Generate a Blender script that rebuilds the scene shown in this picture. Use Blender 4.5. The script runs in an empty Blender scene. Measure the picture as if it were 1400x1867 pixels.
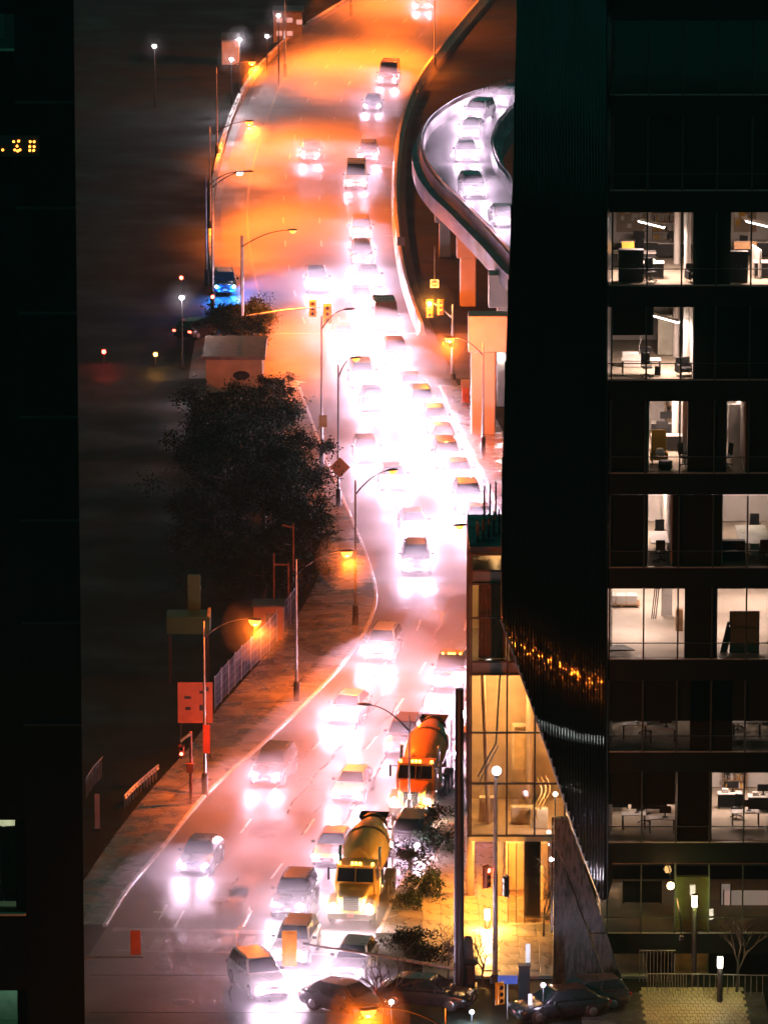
import bpy, bmesh, math, random
from math import sin, cos, tan, pi, radians, sqrt, atan2
from mathutils import Vector, Matrix
random.seed(7)
SC = bpy.context.scene
COL = SC.collection

# ------------------------------------------------------------------ camera
CAM_H, PITCH, FPX = 84.7, radians(12.2), 10900.0      # metres, downward tilt, focal length in photo pixels
cam_d = bpy.data.cameras.new('camera')
cam_d.sensor_fit = 'VERTICAL'; cam_d.sensor_height = 36.0
cam_d.lens = FPX / 1867.0 * 36.0
cam_d.clip_start = 1.0; cam_d.clip_end = 4000.0
cam = bpy.data.objects.new('camera', cam_d); COL.objects.link(cam)
cam.location = (0, 0, CAM_H); cam.rotation_euler = (pi/2 - PITCH, 0, 0)
SC.camera = cam

# ------------------------------------------------------------------ night sky, exposure
W = bpy.data.worlds.new('World'); SC.world = W; W.use_nodes = True
nt = W.node_tree; nt.nodes.clear()
out = nt.nodes.new('ShaderNodeOutputWorld')
sky = nt.nodes.new('ShaderNodeTexSky'); sky.sky_type = 'NISHITA'; sky.sun_disc = False
sky.sun_elevation = radians(-4); sky.sun_rotation = radians(200)
bg = nt.nodes.new('ShaderNodeBackground'); bg.inputs['Strength'].default_value = 0.004
nt.links.new(sky.outputs[0], bg.inputs['Color'])
bg2 = nt.nodes.new('ShaderNodeBackground')               # city glow on low cloud
bg2.inputs['Color'].default_value = (0.03, 0.42, 0.34, 1); bg2.inputs['Strength'].default_value = 0.0115
add = nt.nodes.new('ShaderNodeAddShader')
nt.links.new(bg.outputs[0], add.inputs[0]); nt.links.new(bg2.outputs[0], add.inputs[1])
nt.links.new(add.outputs[0], out.inputs['Surface'])
SC.view_settings.view_transform = 'Standard'; SC.view_settings.look = 'None'
SC.view_settings.exposure = 4.0; SC.view_settings.gamma = 1.0
SC.view_settings.use_curve_mapping = False
cy = SC.cycles
cy.use_denoising = True
try: cy.denoiser = 'OPENIMAGEDENOISE'
except Exception: pass
cy.use_light_tree = True
cy.max_bounces = 5; cy.diffuse_bounces = 2; cy.glossy_bounces = 3; cy.transmission_bounces = 4
cy.transparent_max_bounces = 12; cy.volume_bounces = 0
cy.sample_clamp_indirect = 4.0; cy.sample_clamp_direct = 0.0
cy.caustics_reflective = False; cy.caustics_refractive = False
cy.use_adaptive_sampling = True; cy.adaptive_threshold = 0.03; cy.adaptive_min_samples = 16

HEAD_W   = 30.0        # watts of one headlight
SODIUM_W = 450.0       # watts of one sodium street lamp
HAZE     = 0.00013
MIST     = 0.050

# ------------------------------------------------------------------ pixel of the survey photo -> point of the place
CT, ST = cos(PITCH), sin(PITCH)
def ray(px, py):
    a = px - 700.0; b = 933.5 - py
    return Vector((a, FPX*CT + b*ST, -FPX*ST + b*CT))
def G(px, py, z=0.0):
    d = ray(px, py); t = (z - CAM_H) / d.z
    return Vector((d.x*t, d.y*t, z))
def PY(px, py, Y):
    d = ray(px, py); t = Y / d.y
    return Vector((d.x*t, Y, CAM_H + d.z*t))

# ------------------------------------------------------------------ materials
MATS = {}
def pmat(name, col, rough=0.6, metal=0.0, var=0.18, scale=2.0, bump=0.0, bscale=20.0, rvar=0.0, coat=0.0,
         spec=0.5, alpha=1.0, trans=0.0, stretch=None, second=None):
    if name in MATS: return MATS[name]
    m = bpy.data.materials.new(name); m.use_nodes = True; n = m.node_tree; b = n.nodes['Principled BSDF']
    tc = n.nodes.new('ShaderNodeTexCoord'); mp = n.nodes.new('ShaderNodeMapping')
    n.links.new(tc.outputs['Object'], mp.inputs['Vector'])
    if stretch: mp.inputs['Scale'].default_value = stretch
    ns = n.nodes.new('ShaderNodeTexNoise'); ns.inputs['Scale'].default_value = scale
    ns.inputs['Detail'].default_value = 5; n.links.new(mp.outputs[0], ns.inputs['Vector'])
    rp = n.nodes.new('ShaderNodeValToRGB')
    c0 = [max(0, c*(1-var)) for c in col]; c1 = [min(1, c*(1+var)) for c in (second or col)]
    rp.color_ramp.elements[0].position = 0.3; rp.color_ramp.elements[1].position = 0.7
    rp.color_ramp.elements[0].color = (*c0, 1); rp.color_ramp.elements[1].color = (*c1, 1)
    n.links.new(ns.outputs['Fac'], rp.inputs['Fac']); n.links.new(rp.outputs['Color'], b.inputs['Base Color'])
    b.inputs['Metallic'].default_value = metal; b.inputs['Roughness'].default_value = rough
    b.inputs['Specular IOR Level'].default_value = spec
    if coat: b.inputs['Coat Weight'].default_value = coat; b.inputs['Coat Roughness'].default_value = 0.06
    if rvar:
        n2 = n.nodes.new('ShaderNodeTexNoise'); n2.inputs['Scale'].default_value = scale*0.6
        n2.inputs['Detail'].default_value = 4; n.links.new(mp.outputs[0], n2.inputs['Vector'])
        mr = n.nodes.new('ShaderNodeMapRange'); mr.inputs['From Min'].default_value = 0.35; mr.inputs['From Max'].default_value = 0.65
        mr.inputs['To Min'].default_value = max(0.03, rough-rvar); mr.inputs['To Max'].default_value = min(1, rough+rvar)
        n.links.new(n2.outputs['Fac'], mr.inputs['Value']); n.links.new(mr.outputs[0], b.inputs['Roughness'])
    if bump:
        n3 = n.nodes.new('ShaderNodeTexNoise'); n3.inputs['Scale'].default_value = bscale
        n3.inputs['Detail'].default_value = 3; n.links.new(mp.outputs[0], n3.inputs['Vector'])
        bp = n.nodes.new('ShaderNodeBump'); bp.inputs['Strength'].default_value = bump; bp.inputs['Distance'].default_value = 0.02
        n.links.new(n3.outputs['Fac'], bp.inputs['Height']); n.links.new(bp.outputs[0], b.inputs['Normal'])
    if trans: b.inputs['Transmission Weight'].default_value = trans
    if alpha < 1: b.inputs['Alpha'].default_value = alpha
    MATS[name] = m; return m
def emat(name, col, strength, sample=False):
    if name in MATS: return MATS[name]
    m = bpy.data.materials.new(name); m.use_nodes = True; b = m.node_tree.nodes['Principled BSDF']
    b.inputs['Base Color'].default_value = (*[c*0.5 for c in col], 1); b.inputs['Roughness'].default_value = 0.3
    b.inputs['Emission Color'].default_value = (*col, 1); b.inputs['Emission Strength'].default_value = strength
    if not sample: m.cycles.emission_sampling = 'NONE'
    MATS[name] = m; return m
def glassmat(name, tint=(0.6, 0.65, 0.65), clear=0.85, rough=0.05):
    if name in MATS: return MATS[name]
    m = bpy.data.materials.new(name); m.use_nodes = True; n = m.node_tree; n.nodes.clear()
    o = n.nodes.new('ShaderNodeOutputMaterial'); t = n.nodes.new('ShaderNodeBsdfTransparent')
    t.inputs['Color'].default_value = (*tint, 1)
    g = n.nodes.new('ShaderNodeBsdfGlossy'); g.inputs['Roughness'].default_value = rough
    g.inputs['Color'].default_value = (0.8, 0.8, 0.8, 1)
    mx = n.nodes.new('ShaderNodeMixShader'); fr = n.nodes.new('ShaderNodeFresnel'); fr.inputs['IOR'].default_value = 1.45
    n.links.new(fr.outputs[0], mx.inputs['Fac']); n.links.new(t.outputs[0], mx.inputs[1]); n.links.new(g.outputs[0], mx.inputs[2])
    n.links.new(mx.outputs[0], o.inputs['Surface'])
    MATS[name] = m; return m

ASPHALT = pmat('wet_asphalt', (0.060, 0.060, 0.062), 0.46, var=0.32, scale=0.35, rvar=0.12, bump=1.0, bscale=22, spec=0.45)
CONC    = pmat('wet_concrete', (0.22, 0.21, 0.20), 0.45, var=0.25, scale=0.8, rvar=0.2, bump=0.25, bscale=12)
WALK    = pmat('wet_sidewalk', (0.15, 0.13, 0.118), 0.30, var=0.40, scale=0.9, rvar=0.25, bump=0.4, bscale=5)
KERB    = pmat('kerb_stone', (0.55, 0.54, 0.55), 0.35, var=0.2, scale=1.5, rvar=0.15)
DIRT    = pmat('dark_soil', (0.008, 0.012, 0.008), 0.75, var=0.5, scale=0.25, rvar=0.2, bump=0.5, bscale=6, spec=0.12)
PAINTX  = pmat('worn_paint', (0.26, 0.26, 0.26), 0.45, var=0.5, scale=1.2, rvar=0.15)
PAINTW  = pmat('road_paint', (0.70, 0.70, 0.70), 0.4, var=0.25, scale=3, rvar=0.15)
BLACK   = pmat('black_trim', (0.012, 0.012, 0.013), 0.45, var=0.3)
RUBBER  = pmat('tyre_rubber', (0.015, 0.015, 0.015), 0.7)
RIM     = pmat('alloy_rim', (0.35, 0.35, 0.37), 0.3, metal=0.9)
CGLASS  = pmat('car_glass', (0.012, 0.014, 0.016), 0.08, var=0.1, spec=0.7)
CHROME  = pmat('chrome', (0.6, 0.6, 0.62), 0.15, metal=1.0)
STEEL   = pmat('galvanised_steel', (0.30, 0.30, 0.30), 0.4, metal=0.7, var=0.2, scale=4)
DARKMET = pmat('dark_painted_steel', (0.03, 0.03, 0.032), 0.45, metal=0.3)
PLATE   = pmat('plate_metal', (0.55, 0.20, 0.18), 0.5)
HEADC   = (1.0, 0.71, 0.96)
HEADL   = emat('headlight_lens_lit', HEADC, 40.0)
AMBER   = emat('amber_marker_lit', (1.0, 0.45, 0.03), 1.6)
TAIL    = pmat('red_lens', (0.25, 0.01, 0.01), 0.2)
TAILON  = emat('red_lens_lit', (1.0, 0.05, 0.03), 1.2)
SODC    = (1.0, 0.150, 0.008)
SODL    = emat('sodium_lens_lit', (1.0, 0.32, 0.04), 0.26)
WHITEL  = emat('white_lamp_lit', (1.0, 0.93, 0.97), 9.0)
SIGYEL  = pmat('signal_yellow', (0.60, 0.25, 0.03), 0.5)

# ------------------------------------------------------------------ mesh helpers
class MB:
    def __init__(s): s.v = []; s.f = []; s.m = []; s.sm = []
    def add(s, vs, fs, mi=0, smooth=False):
        k = len(s.v); s.v += [tuple(v) for v in vs]
        for f in fs: s.f.append([i + k for i in f]); s.m.append(mi); s.sm.append(smooth)
        return s
    def box(s, c, d, mi=0, M=None):
        x, y, z = c; a, b, e = d[0]/2, d[1]/2, d[2]/2
        vs = [Vector((x+i*a, y+j*b, z+k*e)) for k in (-1, 1) for j in (-1, 1) for i in (-1, 1)]
        if M is not None: vs = [M @ v for v in vs]
        return s.add(vs, [(0,2,3,1), (4,5,7,6), (0,1,5,4), (2,6,7,3), (0,4,6,2), (1,3,7,5)], mi)
    def quad(s, a, b, c, d, mi=0): return s.add([a, b, c, d], [(0,1,2,3)], mi)
    def tube(s, pts, rad, n=8, mi=0, cap=True, smooth=True):
        pts = [Vector(p) for p in pts]; R = rad if isinstance(rad, (list, tuple)) else [rad]*len(pts)
        rings = []
        for i, p in enumerate(pts):
            t = (pts[min(i+1, len(pts)-1)] - pts[max(i-1, 0)])
            if t.length < 1e-6: t = Vector((0,0,1))
            t.normalize(); ref = Vector((1,0,0)) if abs(t.x) < 0.8 else Vector((0,0,1))
            u = t.cross(ref).normalized(); w = t.cross(u)
            rings.append([p + (u*cos(2*pi*k/n) + w*sin(2*pi*k/n))*R[i] for k in range(n)])
        return s.loft(rings, mi, cap, smooth)
    def loft(s, rings, mi=0, cap=True, smooth=True):
        n = len(rings[0]); vs = [v for r in rings for v in r]; fs = []
        for i in range(len(rings)-1):
            for k in range(n):
                fs.append((i*n+k, i*n+(k+1) % n, (i+1)*n+(k+1) % n, (i+1)*n+k))
        s.add(vs, fs, mi, smooth)
        if cap:
            s.add(rings[0], [tuple(range(n))[::-1]], mi); s.add(rings[-1], [tuple(range(n))], mi)
        return s
    def prism(s, poly, ext, mi=0):
        n = len(poly); a = [Vector(p) for p in poly]; e = Vector(ext); b = [p + e for p in a]
        return s.add(a + b, [tuple(range(n)), tuple(range(n, 2*n))[::-1]] + [(i, i+n, (i+1) % n + n, (i+1) % n) for i in range(n)], mi)
    def lathe(s, prof, M=None, n=20, mi=0, smooth=True, cap=True):
        rings = []
        for (h, r) in prof:
            ring = [Vector((r*cos(2*pi*k/n), r*sin(2*pi*k/n), h)) for k in range(n)]
            if M is not None: ring = [M @ v for v in ring]
            rings.append(ring)
        return s.loft(rings, mi, cap, smooth)
    def mesh(s, name, mats):
        me = bpy.data.meshes.new(name); me.from_pydata(s.v, [], s.f); me.update()
        for m in (mats if isinstance(mats, (list, tuple)) else [mats]): me.materials.append(m)
        me.polygons.foreach_set('material_index', s.m); me.polygons.foreach_set('use_smooth', s.sm)
        bm = bmesh.new(); bm.from_mesh(me); bmesh.ops.recalc_face_normals(bm, faces=bm.faces[:]); bm.to_mesh(me); bm.free()
        return me
    def build(s, name, mats, parent=None, loc=None, rz=0.0):
        return link(name, s.mesh(name, mats), parent, loc, rz)
def link(name, data, parent=None, loc=None, rz=0.0):
    o = bpy.data.objects.new(name, data); COL.objects.link(o); o.parent = parent
    if loc is not None: o.location = loc
    if rz: o.rotation_euler = (0, 0, rz)
    return o
def tag(o, label=None, cat=None, group=None, kind=None):
    if label: o['label'] = label
    if cat: o['category'] = cat
    if group: o['group'] = group
    if kind: o['kind'] = kind
    return o
def thing(name, loc, label, cat, group=None, rz=0.0):
    return tag(link(name, None, None, loc, rz), label, cat, group)
def struct(o): o['kind'] = 'structure'; return o
def children(o): return [c for c in COL.objects if c.parent is o]
LDATA = {}
def light(kind, key, col, watts, parent, loc, rot=(0,0,0), size=0.1, cone=None, blend=0.6):
    if key not in LDATA:
        d = bpy.data.lights.new(key, kind); d.color = col; d.energy = watts
        if kind == 'AREA': d.size = size
        else: d.shadow_soft_size = size
        if kind == 'SPOT': d.spot_size = radians(cone); d.spot_blend = blend
        LDATA[key] = d
    o = bpy.data.objects.new(key, LDATA[key]); COL.objects.link(o); o.parent = parent
    o.location = loc; o.rotation_euler = rot
    return o
def bevel_mesh(me, w, seg=2):
    bm = bmesh.new(); bm.from_mesh(me)
    r = bmesh.ops.bevel(bm, geom=bm.edges[:], offset=w, segments=seg, affect='EDGES', profile=0.6, clamp_overlap=True)
    for f in r['faces']: f.smooth = True
    bm.to_mesh(me); bm.free(); return me
# ------------------------------------------------------------------ the ground and the road
def curve_of(pix, z=0.0):
    pts = sorted([(G(x, y, z).y, G(x, y, z).x) for x, y in pix])
    def f(Y):
        if Y <= pts[0][0]: i = 0
        elif Y >= pts[-1][0]: i = len(pts) - 2
        else: i = max(k for k in range(len(pts)-1) if pts[k][0] <= Y)
        (a, xa), (b, xb) = pts[i], pts[i+1]
        m = lambda k: 0.0 if k <= 0 or k >= len(pts)-1 else (pts[k+1][1]-pts[k-1][1])/(pts[k+1][0]-pts[k-1][0])
        s0 = (xb-xa)/(b-a); ma, mb = m(i), m(i+1)
        if i == 0: ma = s0
        if i == len(pts)-2: mb = s0
        h = b-a; t = (Y-a)/h
        if t < 0: return xa + ma*(Y-a)
        if t > 1: return xb + mb*(Y-b)
        return (2*t**3-3*t*t+1)*xa + (t**3-2*t*t+t)*h*ma + (-2*t**3+3*t*t)*xb + (t**3-t*t)*h*mb
    return f
YB = lambda py: G(700, py).y
L_low = curve_of([(150,1760),(195,1690),(235,1625),(290,1560),(375,1455),(440,1395),(500,1342),(560,1285),(620,1222),(665,1160),(687,1105),
                  (686,1070),(672,1020),(655,975),(640,940),(615,880),(590,820),(565,755),(547,705)])
L_up  = curve_of([(485,606),(470,585),(440,558),(402,525),(392,490),(390,430),(395,340),(410,270),(430,210),(455,160),(500,105),(560,55),(640,5),(720,-50)])
L_line = curve_of([(497,604),(480,560),(462,490),(451,400),(456,330),(470,270),(490,210),(515,150),(560,92),(640,30),(715,-20)])
R_low = curve_of([(640,1770),(685,1705),(720,1630),(755,1570),(800,1500),(850,1400),(890,1300),(922,1200),(940,1100),(938,1010),(905,930),(880,870),
                  (850,810),(825,760),(800,705)])
R_up  = curve_of([(762,616),(745,570),(728,510),(718,450),(714,400),(713,350),(716,300),(722,250),(737,200),(760,152),(790,110),(835,52),(880,0),(925,-50)])
Y_X0, Y_X1 = YB(690), YB(608)       # the cross street between these two
def strip(fa, fb, y0, y1, n, z, name, mat, za=None):
    mb = MB(); vs = []; fs = []
    for i in range(n+1):
        Y = y0 + (y1-y0)*i/n
        vs += [(fa(Y), Y, z), (fb(Y), Y, z)]
        if i: fs.append((2*i-2, 2*i-1, 2*i+1, 2*i))
    mb.add(vs, fs); return mb.build(name, mat)
gm = MB(); N = 24
for i in range(N):
    for j in range(N):
        x0, x1 = -230+460*i/N, -230+460*(i+1)/N; y0, y1 = -30+900*j/N, -30+900*(j+1)/N
        gm.quad((x0,y0,-0.02),(x1,y0,-0.02),(x1,y1,-0.02),(x0,y1,-0.02))
ground = struct(gm.build('ground', DIRT))

YEND = YB(-60)
road = MB()
def rstrip(fa, fb, y0, y1, n):
    vs = []; fs = []
    for i in range(n+1):
        Y = y0 + (y1-y0)*i/n
        for k in range(5):
            t = k/4; vs.append((fa(Y)*(1-t)+fb(Y)*t, Y, 0.0))
        if i:
            a = 5*(i-1)
            for k in range(4): fs.append((a+k, a+k+1, a+k+6, a+k+5))
    road.add(vs, fs)
rstrip(L_low, R_low, YB(1760), Y_X0, 90)
rstrip(lambda Y: -14.6, lambda Y: 34.0, Y_X0, Y_X1, 8)
rstrip(L_up, R_up, Y_X1, YEND, 80)
rstrip(lambda Y: -34.0, lambda Y: R_low(YB(1760)) + (YB(1760)-Y)*0.05, YB(2050), YB(1760), 10)   # junction at the bottom of the picture
road = struct(road.build('road', ASPHALT))
def mark(name, poly, mat=PAINTW, z=0.004):
    mb = MB(); mb.add([(p[0], p[1], z) for p in poly], [tuple(range(len(poly)))])
    return mb.build(name, mat, road)
def dashes(fx, y0, y1, step=9.0, ln=3.0, w=0.13):
    Y = y0
    while Y < y1:
        Ya, Yb = Y, min(y1, Y+ln); mark('lane_dash', [(fx(Ya)-w/2,Ya),(fx(Ya)+w/2,Ya),(fx(Yb)+w/2,Yb),(fx(Yb)-w/2,Yb)]); Y += step
def between(fa, fb, t): return lambda Y: fa(Y)*(1-t) + fb(Y)*t
for t in (0.25, 0.5, 0.75): dashes(between(L_low, R_low, t), YB(1690), YB(1180))
for t in (0.34, 0.67): dashes(between(L_low, R_low, t), YB(1150), YB(720))
for t in (0.25, 0.5, 0.75): dashes(between(L_line, R_up, t), YB(590), YB(20), 12.0)
def line_along(name, f, y0, y1, w, n=40, mat=PAINTW):
    mb = MB(); vs = []; fs = []
    for i in range(n+1):
        Y = y0+(y1-y0)*i/n; vs += [(f(Y)-w/2, Y, 0.004), (f(Y)+w/2, Y, 0.004)]
        if i: fs.append((2*i-2, 2*i-1, 2*i+1, 2*i))
    mb.add(vs, fs); return mb.build(name, mat, road)
line_along('edge_line', L_line, YB(596), YEND, 0.16, mat=pmat('worn_yellow_paint', (0.35, 0.20, 0.05), 0.45, var=0.4, scale=2))
def joint(px0, py0, px1, py1, w, mat, name='expansion_joint'):
    a, b = G(px0, py0), G(px1, py1)
    mb = MB(); mb.box(((a.x+b.x)/2, (a.y+b.y)/2, 0.004), ((b-a).length, w, 0.016)); o = mb.build(name, mat, road)
    return o
# crosswalk, stop line, turn arrow at the lower junction
def pxpoly(name, pts, mat=PAINTW): return mark(name, [G(x, y) for x, y in pts], mat)
pxpoly('stop_line', [(205,1698),(655,1706),(655,1699),(208,1691)], PAINTX)
pxpoly('crosswalk_line', [(215,1734),(600,1742),(600,1738.5),(216,1730.5)], PAINTX)
for i in range(9):
    xa = 232 + 41*i
    pxpoly('crosswalk_bar', [(xa,1730),(xa+19,1730.5),(xa+30,1707),(xa+12,1706.5)], PAINTX)
pxpoly('arrow_marking', [(288,1680),(294,1665),(281,1664),(280,1661),(296,1661),(303,1647),(308,1649),(303,1662),(300,1667)])
pxpoly('stop_line', [(505,693),(545,699),(560,697),(520,690)])
def manhole(px, py, r=0.42):
    c = G(px, py); mb = MB(); mb.lathe([(0.003, r+0.09), (0.010, r+0.08), (0.010, r)], n=20, mi=0, cap=False)
    mb.lathe([(0.004, r), (0.006, r*0.6), (0.005, 0.02)], n=20, mi=1, cap=True)
    mb.build('manhole_cover', [CONC, DARKMET], road, (c.x, c.y, 0.001))
for p in ((297,1763),(335,1827),(402,1640),(555,1421),(835,1170),(560,690),(790,905)): manhole(*p)
# bridge expansion joint and seams across the carriageway
joint(470, 198, 738, 203, 0.5, STEEL)
joint(455, 604, 760, 612, 0.14, PAINTW, 'stop_line')
for y in (248, 296, 340, 382, 430): joint(700, y, 716, y, 0.5, CONC, 'drain_slab')

# tar seams and repair patches
TAR = pmat('tar_seam', (0.018,0.018,0.019), 0.25, rvar=0.1); PATCH = pmat('asphalt_patch', (0.038,0.037,0.036), 0.5, var=0.3, scale=2, rvar=0.15, bump=0.4)
rnd = random.Random(11)
for k in range(26):
    Y = rnd.uniform(YB(1840), YB(1150)); t = rnd.choice((0.12,0.24,0.37,0.49,0.62,0.76,0.88)); ln = rnd.uniform(5, 16); pts = []; Yl_ = max(Y, YB(1700))
    f = between(L_low, R_low, t); mb = MB(); vs = []; fs = []
    for j in range(9):
        y = Y+ln*j/8; x = f(max(y, YB(1700)))+0.12*sin(j*1.7+k)+0.05*rnd.uniform(-1,1); w = 0.035+0.02*rnd.random(); vs += [(x-w,y,0.003),(x+w,y,0.003)]
        if j: fs.append((2*j-2,2*j-1,2*j+1,2*j))
    mb.add(vs, fs); mb.build('tar_seam', TAR, road)
for k in range(9):
    Y = rnd.uniform(YB(1850), YB(1250)); f = between(L_low, R_low, rnd.uniform(0.08, 0.85)); x = f(max(Y, YB(1700))); w, l = rnd.uniform(0.7,1.6), rnd.uniform(2,5)
    mb = MB(); mb.add([(x,Y,0.0025),(x+w,Y+0.05,0.0025),(x+w+0.1*l,Y+l,0.0025),(x+0.1*l,Y+l-0.04,0.0025)], [(0,1,2,3)]); mb.build('repair_patch', PATCH, road)
for y in (1775, 1843): joint(165, y, 640, y+6, 0.03, TAR, 'tar_seam')
# kerbs: a real step along each side
def kerb(f, y0, y1, side, n, name, h=0.14, w=0.20, mat=KERB):
    mb = MB(); rings = []
    for i in range(n+1):
        Y = y0+(y1-y0)*i/n; x = f(Y); s = side
        rings.append([Vector((x, Y, -0.02)), Vector((x, Y, h-0.03)), Vector((x+s*0.03, Y, h)), Vector((x+s*w, Y, h)), Vector((x+s*w, Y, -0.02))])
    mb.loft(rings, smooth=False); return struct(mb.build(name, mat))
kerb(L_low, YB(1690), YB(700), -1, 90, 'kerb')
kerb(R_low, YB(1705), YB(706), 1, 80, 'kerb')

# pavements
S_in = curve_of([(60,1740),(100,1690),(200,1540),(270,1450),(340,1372),(395,1300),(430,1260),(500,1180),(552,1110),(583,1040),(577,960),(545,890),(515,790),(500,692)])
def pavement(fa, fb, y0, y1, n, z, name, mat):
    mb = MB(); vs = []; fs = []
    for i in range(n+1):
        Y = y0+(y1-y0)*i/n
        vs += [(fa(Y), Y, z), (fb(Y), Y, z)]
        if i: fs.append((2*i-2, 2*i-1, 2*i+1, 2*i))
    k = len(vs)
    mb.add(vs, fs); return struct(mb.build(name, mat))
pvl = pavement(S_in, lambda Y: L_low(Y)-0.20, YB(1690), YB(697), 80, 0.118, 'pavement_roadside', WALK)
WALKS = [WALK] + [pmat('wet_slab_%d' % k, c, 0.30, var=0.4, scale=0.9, rvar=0.22, bump=0.4, bscale=5) for k, c in enumerate(((0.12,0.105,0.095), (0.17,0.15,0.13)))]
Y = YB(1688); rnd = random.Random(3)
while Y < YB(860):
    xa_, xb_ = S_in(Y+0.8)+0.03, L_low(Y+0.8)-0.22; nn = max(1, min(4, round((xb_-xa_)/1.7)))
    for k in range(nn):
        x0 = [S_in(y)+0.03+(L_low(y)-0.22-S_in(y)-0.03)*k/nn+0.012 for y in (Y, Y+1.58)]; x1 = [S_in(y)+0.03+(L_low(y)-0.22-S_in(y)-0.03)*(k+1)/nn-0.012 for y in (Y, Y+1.58)]
        zt = 0.134+rnd.uniform(-0.004, 0.004); mb = MB(); mb.prism([(x0[0],Y,0.10),(x1[0],Y,0.10),(x1[1],Y+1.57,0.10),(x0[1],Y+1.57,0.10)], (0,0,zt-0.10)); mb.build('paving_slab', rnd.choice(WALKS), pvl)
    Y += 1.6
pavement(lambda Y: R_low(Y)+0.20, lambda Y: R_low(Y)+3.0, YB(1705), YB(706), 80, 0.132, 'pavement_right', WALK)

# plaza beside the glass pavilion, laid with slabs
PLZ_X0, PLZ_X1, PLZ_Y0, PLZ_Y1 = 1.9, 13.0, 283.0, 318.0
pz = MB(); pz.box(((PLZ_X0+PLZ_X1)/2, (PLZ_Y0+PLZ_Y1)/2, 0.03), (PLZ_X1-PLZ_X0, PLZ_Y1-PLZ_Y0, 0.16))
plaza = struct(pz.build('plaza_pavement', CONC))
SLABS = [pmat('paving_slab_%d' % i, c, 0.38, var=0.2, scale=1.2, rvar=0.18, bump=0.2) for i, c in
         enumerate(((0.30,0.25,0.19), (0.25,0.21,0.16), (0.35,0.29,0.22)))]
me_s = []
for m in SLABS:
    b = MB(); b.box((0,0,0), (0.93, 1.93, 0.05)); me_s.append(bevel_mesh(b.mesh('paving_slab', m), 0.012, 1))
i = 0
ny = int((PLZ_Y1-PLZ_Y0)/1.96); nx = 8
for iy in range(ny):
    for ix in range(nx):
        x = PLZ_X0 + 0.5 + ix*0.96 + 0.02*(iy % 3); y = PLZ_Y0 + 1.0 + iy*1.96 + (0.98 if ix % 2 else 0)
        if y > PLZ_Y1-1: continue
        o = link('paving_slab', random.choice(me_s), plaza, (x, y, 0.122 + random.uniform(-0.004, 0.004)), random.uniform(-0.004, 0.004))

# concrete barrier along the right of the upper carriageway
def barrier(f, y0, y1, n, off, h, w, name, mat, label):
    mb = MB(); rings = []
    for i in range(n+1):
        Y = y0+(y1-y0)*i/n; x = f(Y)+off
        rings.append([Vector((x-w/2-0.12,Y,-0.02)), Vector((x-w/2-0.1,Y,0.1)), Vector((x-w/2+0.06,Y,0.32)), Vector((x-w/2+0.12,Y,h)),
                      Vector((x+w/2-0.1,Y,h)), Vector((x+w/2,Y,0.3)), Vector((x+w/2+0.15,Y,-0.02))])
    mb.loft(rings, smooth=False); o = mb.build(name, mat); tag(o, label, 'barrier'); return o
barrier(R_up, YB(612), YEND, 90, 0.35, 0.95, 0.45, 'concrete_barrier', pmat('barrier_concrete', (0.42,0.36,0.30), 0.5, var=0.2, scale=1.2, rvar=0.2),
        'pale concrete barrier along the right edge of the upper carriageway')
# retaining wall with pale highlight strips along the left of the upper carriageway
rw = thing('retaining_wall', (0,0,0), 'low curved retaining wall with broken pale highlight strips on top at upper left roadside', 'wall')
mb = MB(); rings = []
for i in range(81):
    Y = YB(520)+(YEND-YB(520))*i/80; x = L_up(Y)
    rings.append([Vector((x-0.35,Y,-0.02)), Vector((x-0.35,Y,0.55)), Vector((x,Y,0.55)), Vector((x,Y,-0.02))])
mb.loft(rings, smooth=False); mb.build('wall_body', CONC, rw)
Y = YB(505)
TOP_GLINT = pmat('wall_top_glint', (0.62,0.58,0.56), 0.35, var=0.3, scale=1.0, rvar=0.2)  # pale strips stand in for the highlight on the wet wall top
while Y < YEND-6:
    ln = random.uniform(4, 11); gap = random.choice((0.05, 0.05, 0.4, 2.5)); Yb = Y+ln
    mb = MB(); rr = []
    for k in range(4):
        y = Y+(Yb-Y)*k/3; x = L_up(y); wv = random.uniform(0.10, 0.34)
        rr.append([Vector((x-0.40,y,0.55)), Vector((x-0.40,y,0.66)), Vector((x-0.40+wv,y,0.67)), Vector((x-0.38+wv,y,0.55))])
    mb.loft(rr, smooth=False); mb.build('glint_strip', TOP_GLINT, rw); Y = Yb+gap
# guard rail beyond the barrier
def guard_rail(pix, z, label, name='guard_rail', h=0.75):
    pts = [G(x, y, z) for x, y in pix]; c = pts[0]
    t = thing(name, c, label, 'guard rail'); P = [p-c for p in pts]
    mb = MB(); rr = []
    for i, p in enumerate(P):
        d = (P[min(i+1,len(P)-1)]-P[max(i-1,0)]).normalized(); n = Vector((-d.y, d.x, 0))
        rr.append([p+Vector((0,0,h-0.32))+n*0.03, p+Vector((0,0,h-0.24))-n*0.05, p+Vector((0,0,h-0.16))+n*0.03, p+Vector((0,0,h-0.08))-n*0.05, p+Vector((0,0,h))+n*0.03, p+Vector((0,0,h-0.16))+n*0.08])
    mb.loft(rr, smooth=False); mb.build('rail', STEEL, t)
    for i in range(len(P)-1):
        for k in range(3):
            p = P[i].lerp(P[i+1], k/3); m2 = MB(); m2.box((p.x, p.y, h/2-0.05), (0.09, 0.09, h)); m2.build('post', STEEL, t)
    return t
guard_rail([(868,20),(846,42),(822,68),(800,100),(782,130),(768,160),(760,182)], 0, 'thin steel guard rail on dark slope right of the orange carriageway')
guard_rail([(228,1474),(243,1458),(258,1444),(274,1430),(290,1417)], 0, 'short reddish guard rail on dark ground left of the lower road')

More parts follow.
